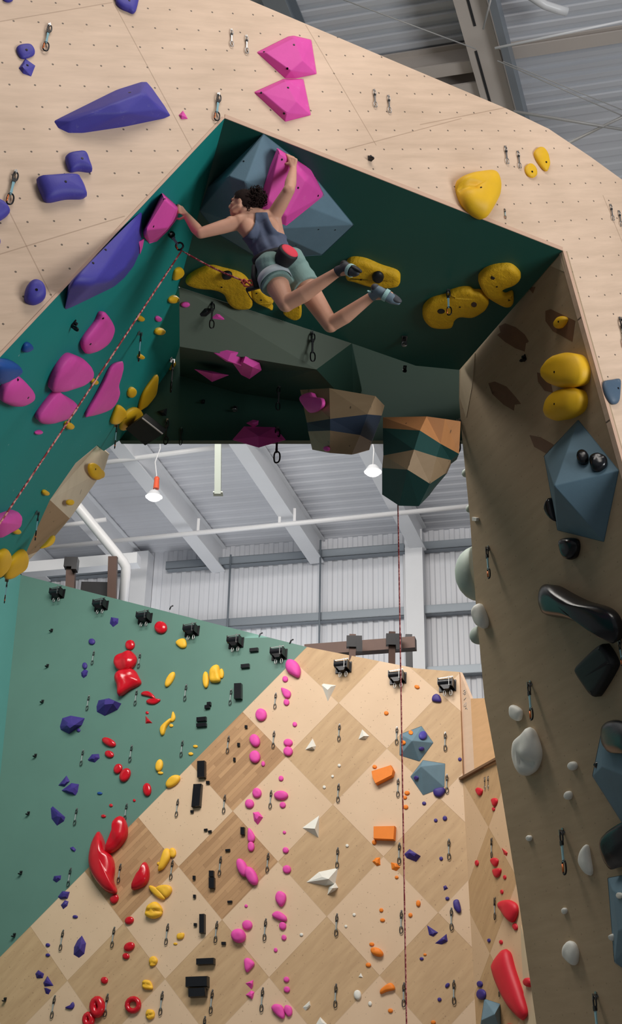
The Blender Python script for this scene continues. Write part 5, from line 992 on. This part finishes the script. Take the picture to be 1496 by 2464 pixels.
def cap(bm, p, r0, q, r1, seg=26):
    t = bmesh.new()
    for c, r in ((p, r0), (q, r1)): bmesh.ops.create_uvsphere(t, u_segments=seg, v_segments=max(8, seg//2), radius=r, matrix=Matrix.Translation(c))
    bmesh.ops.convex_hull(t, input=t.verts[:]); bmesh.ops.delete(t, geom=[v for v in t.verts if not v.link_faces], context='VERTS')
    me = bpy.data.meshes.new('t'); t.to_mesh(me); t.free(); bm.from_mesh(me); bpy.data.meshes.remove(me)
def frus(bm, p, r0, q, r1, axes=None, squash=1.0, seg=28):
    t = (q-p).normalized(); u = axes if axes is not None else t.orthogonal(); u = (u-t*u.dot(t)).normalized(); w = t.cross(u)
    A = [bm.verts.new(p+(u*math.cos(a)+w*math.sin(a)*squash)*r0) for a in [2*math.pi*k/seg for k in range(seg)]]; B = [bm.verts.new(q+(u*math.cos(a)+w*math.sin(a)*squash)*r1) for a in [2*math.pi*k/seg for k in range(seg)]]
    bm.faces.new(A[::-1]); bm.faces.new(B)
    for k in range(seg): bm.faces.new((A[k], A[(k+1) % seg], B[(k+1) % seg], B[k]))
def remesh(bm, vox, smooth=4, name='m'):
    bmesh.ops.recalc_face_normals(bm, faces=bm.faces); me = bpy.data.meshes.new(name); bm.to_mesh(me); bm.free(); o = bpy.data.objects.new('tmp', me); COL.objects.link(o)
    m = o.modifiers.new('r', 'REMESH'); m.mode = 'VOXEL'; m.voxel_size = vox
    s = o.modifiers.new('s', 'SMOOTH'); s.factor = .5; s.iterations = smooth
    dg = bpy.context.evaluated_depsgraph_get(); dg.update(); nm = bpy.data.meshes.new_from_object(o.evaluated_get(dg)); bpy.data.objects.remove(o); bpy.data.meshes.remove(me); nm.name = name; return nm
pk = [o for o in COL.objects if o.get('label', '').startswith('broad pink faceted hold on the slate')][0]
hit_, _n = view_hit(pk, 702, 392); dR = (hit_-CAM).dot(FWD)
def J(x, y, d): return at(x, y, d)
dS = 10.12
neck = J(621, 514, dS); hipc = J(671, 637, 10.05); spine = (neck-hipc); Lsp = spine.length; sp = spine.normalized()
shL, shR = J(577, 534, 10.08), J(657, 522, 10.12); hipL, hipR = J(650, 650, 10.0), J(703, 640, 10.06)
lat = (shR-shL); lat = (lat - sp*lat.dot(sp)).normalized(); dep = lat.cross(sp).normalized()
if dep.dot(FWD) < 0: dep = -dep                                       # towards the chest, away from us
AX = (lat, dep, sp)
elL, wrL = J(482, 561, 10.02), J(449, 520, 10.28); elR, wrR = J(696, 456, 10.02), J(705, 408, dR-.07)
knL, anL = J(688, 731, 9.78), J(814, 653, 9.58); knR, anR = J(795, 781, 9.86), J(897, 711, 9.68)
bm = bmesh.new()
# trunk
rib = J(638, 566, 10.14); waist = J(652, 602, 10.09)
ball(bm, rib, (.158, .108, .2), AX); ball(bm, waist, (.132, .095, .15), AX); ball(bm, hipc, (.165, .115, .13), AX)
ball(bm, hipL+sp*.02-dep*.045, (.1, .09, .1), AX); ball(bm, hipR+sp*.02-dep*.045, (.1, .09, .1), AX)
cap(bm, neck-sp*.05, .07, shL, .066); cap(bm, neck-sp*.05, .07, shR, .066); cap(bm, shL, .064, rib-lat*.07, .085); cap(bm, shR, .064, rib+lat*.07, .085)
ball(bm, J(598, 546, 10.03), (.062, .035, .085), AX); ball(bm, J(655, 545, 10.05), (.055, .03, .08), AX)   # shoulder blades
ball(bm, shL, .066); ball(bm, shR, .064)
# arms
def limb(p, q, r0, rm, r1, bulge, side=V((0, 0, 0))):
    m = p.lerp(q, bulge)+side; cap(bm, p, r0, m, rm); cap(bm, m, rm, q, r1)
limb(shL, elL, .06, .056, .044, .45); ball(bm, shL.lerp(elL, .22)+V((0, 0, .012)), .058); limb(elL, wrL, .043, .047, .029, .32, V((0, 0, -.008))); limb(shR, elR, .061, .057, .046, .45); ball(bm, elR+V((-.012, 0, -.01)), .043); limb(elR, wrR, .044, .048, .03, .32)
# legs
limb(hipL, knL, .108, .1, .066, .4); limb(knL, anL, .062, .064, .037, .35, V((0, 0, -.014))); limb(hipR, knR, .105, .094, .064, .4); limb(knR, anR, .06, .062, .036, .35, V((0, 0, -.014)))
ball(bm, knL+V((.0, -.01, -.018)), .05); ball(bm, knR+V((.0, -.01, -.018)), .05)
ftL, ftR = J(846, 652, 9.5), J(938, 711, 9.62); cap(bm, anL, .037, ftL, .032); cap(bm, anR, .036, ftR, .032)
# neck and head
hc = J(583, 491, 10.12); hu = (UP*.97+RIGHT*.2+FWD*.1).normalized(); hf = (-RIGHT*.93+FWD*.3-UP*.08); hf = (hf-hu*hf.dot(hu)).normalized(); hs = hu.cross(hf).normalized(); HX = (hf, hs, hu)
def hp(f, s, u): return hc+hf*f+hs*s+hu*u
cap(bm, neck-sp*.02, .062, hp(-.03, 0, -.06), .055)
ball(bm, hp(-.012, 0, .022), (.098, .078, .09), HX); ball(bm, hp(.022, 0, -.03), (.072, .064, .085), HX); ball(bm, hp(.058, 0, -.088), (.03, .032, .026), HX)
cap(bm, hp(.085, 0, .004), .011, hp(.106, 0, -.032), .014, 8); ball(bm, hp(.1, 0, -.037), (.017, .017, .011), HX)
for s in (-1, 1): cap(bm, hp(.084, .012*s, .018), .012, hp(.072, .045*s, .016), .013, 8); ball(bm, hp(.058, .042*s, -.022), (.026, .022, .022), HX); ball(bm, hp(-.008, .078*s, -.008), (.02, .011, .033), HX); cap(bm, hp(.04, .048*s, -.075), .025, hp(-.01, .062*s, -.045), .026, 10)
ball(bm, hp(.082, 0, -.062), (.016, .024, .008), HX); ball(bm, hp(.079, 0, -.073), (.016, .021, .009), HX)
# hands: palm, four fingers each in three bends, thumb from the side of the palm
def finger(pts, r0, r1):
    n = len(pts)
    for i in range(n-1): a = r0+(r1-r0)*i/(n-1); b = r0+(r1-r0)*(i+1)/(n-1); cap(bm, pts[i], a, pts[i+1], b, 9)
def palm(w, k0, k1, r):
    m0, m1 = w.lerp(k0, .35), w.lerp(k1, .35); cap(bm, w, .028, m0, .021); cap(bm, w, .028, m1, .021); cap(bm, m0, .02, k0, r); cap(bm, m1, .02, k1, r); cap(bm, m0.lerp(m1, .5), .02, k0.lerp(k1, .5), r); cap(bm, k0, r, k1, r)
kA, kB = J(437, 499, 10.28), J(440, 514, 10.27); palm(wrL, kA, kB, .0135)
for i, (tx, ty, ln) in enumerate(((426, 493, 1), (423, 499, 1.05), (423, 505, 1.0), (426, 512, .85))):
    k = kA.lerp(kB, i/3); tip = J(tx, ty, 10.28); mid = k.lerp(tip, .55)-FWD*.018; m2 = k.lerp(tip, .85)-FWD*.012; finger([k, mid, m2, tip+FWD*.02], .0105, .008)
finger([wrL.lerp(kB, .3)+V((0, 0, -.012)), J(441, 523, 10.25), J(433, 527, 10.26), J(426, 526, 10.29)], .0135, .0095)
dh = dR-.05; kA, kB = J(694, 379, dh), J(712, 385, dh-.01); palm(wrR, kA, kB, .0145)
for i, (tx, ty) in enumerate(((684, 386), (689, 391), (694, 394), (700, 396))):
    k = kA.lerp(kB, i/3); t2 = (hit_-CAM).dot(FWD); tip = J(tx+1, ty, dR-.012); m1 = J(690+i*5.2, 372+i*2.2, dR-.03); m2 = J(tx-1+i, ty-9, dR-.018); finger([k, m1, m2, tip], .0108, .0085)
finger([wrR.lerp(kA, .3), J(694, 394, dh-.012), J(688, 394, dh-.005), J(683, 391, dR-.02)], .0135, .0095)
me = remesh(bm, .0052, 8, 'person'); 
root = bpy.data.objects.new('person', me); COL.objects.link(root); me.materials.append(MATS['skin']); me.polygons.foreach_set('use_smooth', [True]*len(me.polygons))
me.transform(Matrix.Translation(-hipc)); root.location = hipc
tag(root, 'climber in grey tank top and green shorts swinging from two pink holds, knees bent', 'person')
def child(name, me_or_bm, mat, smooth=True, parent=root):
    if isinstance(me_or_bm, bmesh.types.BMesh): bmesh.ops.recalc_face_normals(me_or_bm, faces=me_or_bm.faces); m = bpy.data.meshes.new(name); me_or_bm.to_mesh(m); me_or_bm.free()
    else: m = me_or_bm
    m.materials.clear(); m.materials.append(MATS[mat]); m.transform(Matrix.Translation(-hipc))
    if smooth: m.polygons.foreach_set('use_smooth', [True]*len(m.polygons))
    o = bpy.data.objects.new(name, m); COL.objects.link(o); o.parent = parent; return o
# tank top: the trunk's own shapes let out a little, cut to the racer back
b = bmesh.new(); g = .014
ball(b, rib, (.158+g, .108+g, .2+g), AX); ball(b, waist, (.138+g, .098+g, .16+g), AX); ball(b, J(660, 617, 10.07), (.15+g, .108+g, .09), AX); cap(b, neck-sp*.05, .07+g*.7, shL, .066+g*.6); cap(b, neck-sp*.05, .07+g*.7, shR, .066+g*.6); ball(b, J(600, 548, 10.03), (.062+g, .035+g, .085+g), AX); ball(b, J(655, 545, 10.05), (.055+g, .03+g, .08+g), AX); cap(b, shL, .064+g*.6, rib-lat*.07, .085+g); cap(b, shR, .064+g*.6, rib+lat*.07, .085+g)
sm = remesh(b, .007, 3, 'tank_top'); b = bmesh.new(); b.from_mesh(sm); bpy.data.meshes.remove(sm)
mask = [(614, 511), (643, 511), (647, 527), (656, 545), (668, 557), (688, 566), (706, 600), (718, 634), (606, 650), (585, 608), (570, 590), (578, 577), (592, 568), (606, 553), (614, 535)]
def inside(x, y, P):
    c = False
    for i in range(len(P)):
        (x0, y0), (x1, y1) = P[i-1], P[i]
        if (y0 > y) != (y1 > y) and x < (x1-x0)*(y-y0)/(y1-y0)+x0: c = not c
    return c
kill = [v for v in b.verts if not inside(*proj(v.co), mask)]; bmesh.ops.delete(b, geom=kill, context='VERTS')
for v in b.verts:
    if v.is_boundary:
        x, y = proj(v.co); best = None
        for i in range(len(mask)):
            ax, ay = mask[i-1]; bx, by = mask[i]; t = max(0, min(1, ((x-ax)*(bx-ax)+(y-ay)*(by-ay))/((bx-ax)**2+(by-ay)**2))); qx, qy = ax+t*(bx-ax), ay+t*(by-ay); dd = (qx-x)**2+(qy-y)**2
            if best is None or dd < best[0]: best = (dd, qx, qy)
        if best[0] < 20: v.co = at(best[1], best[2], (v.co-CAM).dot(FWD))
for v in b.verts:                                                     # soft folds falling from the shoulders to the waist
    q = v.co-hipc; u, w_ = q.dot(lat), q.dot(sp); f = math.sin(u*70+3*noise.noise(V((w_*5, u*4, 1))))*.004+.006*noise.noise(V((u*16, w_*5, 3)))
    v.co += (-dep)*f*(1-max(0, (w_-.25)*3)) if w_ < .55 else V()
o = child('tank_top', b, 'shirt_grey'); md = o.modifiers.new('s', 'SOLIDIFY'); md.thickness = .003
# shorts
b = bmesh.new(); ball(b, hipc, (.178, .128, .12), AX); ball(b, hipL+sp*.02-dep*.045, .116); ball(b, hipR+sp*.02-dep*.045, .112)
tl, tr = (knL-hipL), (knR-hipR); frus(b, hipL-tl*.1, .118, hipL+tl*.48, .128); frus(b, hipR-tr*.1, .114, hipR+tr*.36, .118)
sm = remesh(b, .007, 3, 'shorts'); b = bmesh.new(); b.from_mesh(sm); bpy.data.meshes.remove(sm)
for v in b.verts:
    q = v.co-hipc; v.co += q.normalized()*(.006*noise.noise(q*14)+.004*math.sin(q.dot(sp)*60+4*noise.noise(q*5)))
shorts = child('shorts', b, 'shorts_green')
# harness
b = bmesh.new()
def band(b, c, t, u, r0, r1, h, th=.008, n=40):
    t = t.normalized(); u = (u-t*u.dot(t)).normalized(); w = t.cross(u); R = []
    for k in range(n):
        a = 2*math.pi*k/n; d = u*math.cos(a)*r0+w*math.sin(a)*r1; nn = (u*math.cos(a)/r0+w*math.sin(a)/r1).normalized(); p = c+d
        R.append([b.verts.new(p-t*h/2), b.verts.new(p-t*h/2+nn*th), b.verts.new(p+t*h/2+nn*th), b.verts.new(p+t*h/2)])
    for k in range(n):
        for j in range(4): b.faces.new((R[k][j], R[k][(j+1) % 4], R[(k+1) % n][(j+1) % 4], R[(k+1) % n][j]))
band(b, J(659, 619, 10.06), sp+lat*.1, lat, .172, .128, .045); hb = child('harness', b, 'harness_black', True)
b = bmesh.new(); band(b, hipL+tl*.30, tl, lat, .131, .131, .07, .006); c_ = child('leg_loop', b, 'loop_pale', True, hb); c_['label'] = 'pale grey leg loop'
b = bmesh.new(); beam_between(b, J(592, 698, 9.93), J(626, 689, 9.95), .03, .022); tube(b, [J(612, 640, 9.98), J(610, 665, 9.94), J(618, 690, 9.93)], .022, 8); tube(b, [J(592, 698, 9.93), J(600, 712, 9.93), J(610, 727, 9.93)], .004, 6); child('strap', b, 'harness_black', True, hb)
# hair: cap plus a loose curly bun
b = bmesh.new(); ball(b, hp(-.014, 0, .03), (.107, .087, .094), HX, 32)
for v in list(b.verts):
    q = v.co-hc; f, s, u = q.dot(hf), q.dot(hs), q.dot(hu)
    if f > .05 + u*.35 - .005 or (u < -.005+f*.2 and f > -.02) or u < -.065: b.verts.remove(v)
rnd = random.Random(3)
for v in b.verts: v.co += (v.co-hc).normalized()*.006*noise.noise((v.co-hc)*60)
bunc = hp(-.105, -.01, .062)
ball(b, bunc, (.07, .066, .062), HX, 20); ball(b, hp(-.09, -.02, -.005), (.04, .05, .045), HX, 16)
def curl(c, ax, L, R, r, turns):
    ax = ax.normalized(); u = ax.orthogonal().normalized(); w = ax.cross(u); ph = rnd.uniform(0, 6.3)
    tube(b, [c+ax*(L*k/14)+(u*math.cos(ph+turns*6.28*k/14)+w*math.sin(ph+turns*6.28*k/14))*R*(.4+.6*k/14) for k in range(15)], [r*(1-.5*k/14) for k in range(15)], 5)
for k in range(230):
    d = V((rnd.gauss(0, 1), rnd.gauss(0, 1), rnd.gauss(0, 1))).normalized(); d = (d - hf*.25+hu*.15).normalized(); curl(bunc+d*.05, d+V((rnd.gauss(0, .6), rnd.gauss(0, .6), rnd.gauss(0, .6))), rnd.uniform(.03, .06), rnd.uniform(.007, .016), .006, rnd.uniform(.8, 1.8))
for k in range(70): d = -hf*rnd.uniform(.1, 1)+hs*rnd.uniform(-1, 1)-hu*rnd.uniform(.0, .5); d.normalize(); curl(hp(-.07, rnd.uniform(-.06, .06), rnd.uniform(-.05, .03)), d-hu*.5, rnd.uniform(.03, .055), rnd.uniform(.004, .01), .0042, 1.4)
for k in range(10): curl(hp(.03+.02*rnd.random(), rnd.uniform(-.06, .06), .08), hf*rnd.uniform(-.2, .6)+hu*.3+hs*rnd.uniform(-.5, .5), .03, .006, .0025, 1.2)
child('hair', b, 'hair_brown')
b = bmesh.new()
for s in (-1, 1): cap(b, hp(.095, .018*s, .024), .0045, hp(.076, .05*s, .024), .004, 8)
child('eyebrows', b, 'hair_brown'); b = bmesh.new()
for s in (-1, 1): ball(b, hp(.083, .032*s, .002), (.009, .012, .007), HX, 12)
child('eyes', b, 'eye_dark')
b = bmesh.new(); ball(b, hp(.088, 0, -.0665), (.012, .021, .006), HX, 12); child('lips', b, 'lip')
# climbing shoes: pointed down-turned toe, rand, closure strap
def shoe(an, heel, mid, toe, mat, strapmat, solemat):
    b = bmesh.new(); cap(b, heel, .036, mid, .041); cap(b, mid, .041, mid.lerp(toe, .55), .04); cap(b, mid.lerp(toe, .55), .04, toe, .021); cap(b, an, .043, heel.lerp(mid, .45), .04)
    m = remesh(b, .006, 4, 'climbing_shoe'); o = child('climbing_shoe', m, mat)
    ax = (toe-heel).normalized(); b = bmesh.new(); band(b, mid.lerp(toe, .12), ax, UP, .046, .046, .032, .004, 24); st = child('strap', b, strapmat, False, o)
    b = bmesh.new(); dn = ((heel+toe)/2-an); dn = (dn-ax*dn.dot(ax)).normalized()
    ball(b, heel.lerp(toe, .75)+dn*.022, (.075, .036, .02), (ax, ax.cross(dn).normalized(), dn)); ball(b, heel+dn*.01-ax*.01, (.034, .033, .03), (ax, ax.cross(dn).normalized(), dn)); child('sole', b, solemat, True, o); return o
shoe(anL, J(829, 640, 9.54), J(842, 650, 9.5), J(859, 657, 9.44), 'shoe_dark', 'shoe_mint', 'black_rubber').__setitem__('label', 'dark grey climbing shoe with pale heel')
shoe(anR, J(904, 696, 9.63), J(924, 708, 9.61), J(957, 728, 9.62), 'shoe_blue', 'shoe_mint', 'shoe_dark').__setitem__('label', 'grey-blue climbing shoe with mint strap')
b = bmesh.new(); cap(b, J(893, 702, 9.63), .008, J(884, 700, 9.62), .006, 8); child('pull_tab', b, 'shoe_mint')
# chalk bag behind the waist
ac = J(690, 612, 9.86); ax = (-FWD*.55+UP*.62+RIGHT*.5).normalized(); b = bmesh.new()
M = frame(ac-ax*.02, ax); bag = empty('chalk_bag', M, "black chalk bag with red top hung behind the climber's waist", 'chalk bag')
b = bmesh.new(); prof = [(0, -.085), (.05, -.083), (.07, -.06), (.082, .0), (.086, .04), (.08, .055), (0, .055)]; prev = None
for r_, z_ in prof:
    row = [b.verts.new((r_*math.cos(2*math.pi*k/28), r_*math.sin(2*math.pi*k/28), z_)) for k in range(28)] if r_ else [b.verts.new((0, 0, z_))]
    if prev:
        for k in range(28):
            A_ = [prev[k % len(prev)], prev[(k+1) % len(prev)]] if len(prev) > 1 else [prev[0]]; B2 = [row[(k+1) % len(row)], row[k % len(row)]] if len(row) > 1 else [row[0]]
            b.faces.new(A_+B2)
    prev = row
from_bm('pouch', b, 'harness_black', bag, smooth=True)
b = bmesh.new(); bmesh.ops.create_uvsphere(b, u_segments=28, v_segments=12, radius=1, matrix=Matrix.Translation((0.008, 0.008, .052)) @ Matrix.Diagonal((.076, .074, .022, 1))); o = from_bm('top_cover', b, 'bag_red', bag, smooth=True); o['label'] = 'red fabric top'
# ------------------------------------------------------------------ light
w = bpy.data.worlds.new('world'); sc.world = w; w.use_nodes = True
w.node_tree.nodes['Background'].inputs[0].default_value = (.93, .97, 1.0, 1); w.node_tree.nodes['Background'].inputs[1].default_value = .19
def area(name, loc, to, size, power, col=(1, 1, 1), spread=180):
    l = bpy.data.lights.new(name, 'AREA'); l.shape = 'RECTANGLE'; l.size, l.size_y = size; l.energy = power; l.color = col; l.spread = math.radians(spread)
    o = bpy.data.objects.new(name, l); COL.objects.link(o); o.location = loc
    o.rotation_euler = (V(to)-V(loc)).to_track_quat('-Z', 'Y').to_euler(); return o
area('daylight', (12, 1, 4.5), (-1, 8, 7.5), (6, 5), 1250, (.95, .98, 1))
area('bay_light', (1, 3.6, 14.3), (.3, 8.5, 7), (6, 2.5), 330, (1, .93, .86))
area('hall_light', (-2, 13, 13.8), (-1.5, 20, 4), (8, 3), 1250, (1, .95, .88))
area('rear_fill', (-2, 24, 9), (-1, 24.6, 16), (8, 2), 130, (.97, .98, 1))  # unseen uplight added behind the slab to brighten far wall and roof
sc.view_settings.view_transform = 'Standard'; sc.view_settings.look = 'None'; sc.view_settings.exposure = 0.0; sc.view_settings.gamma = 1.0
sc.view_settings.use_curve_mapping = False
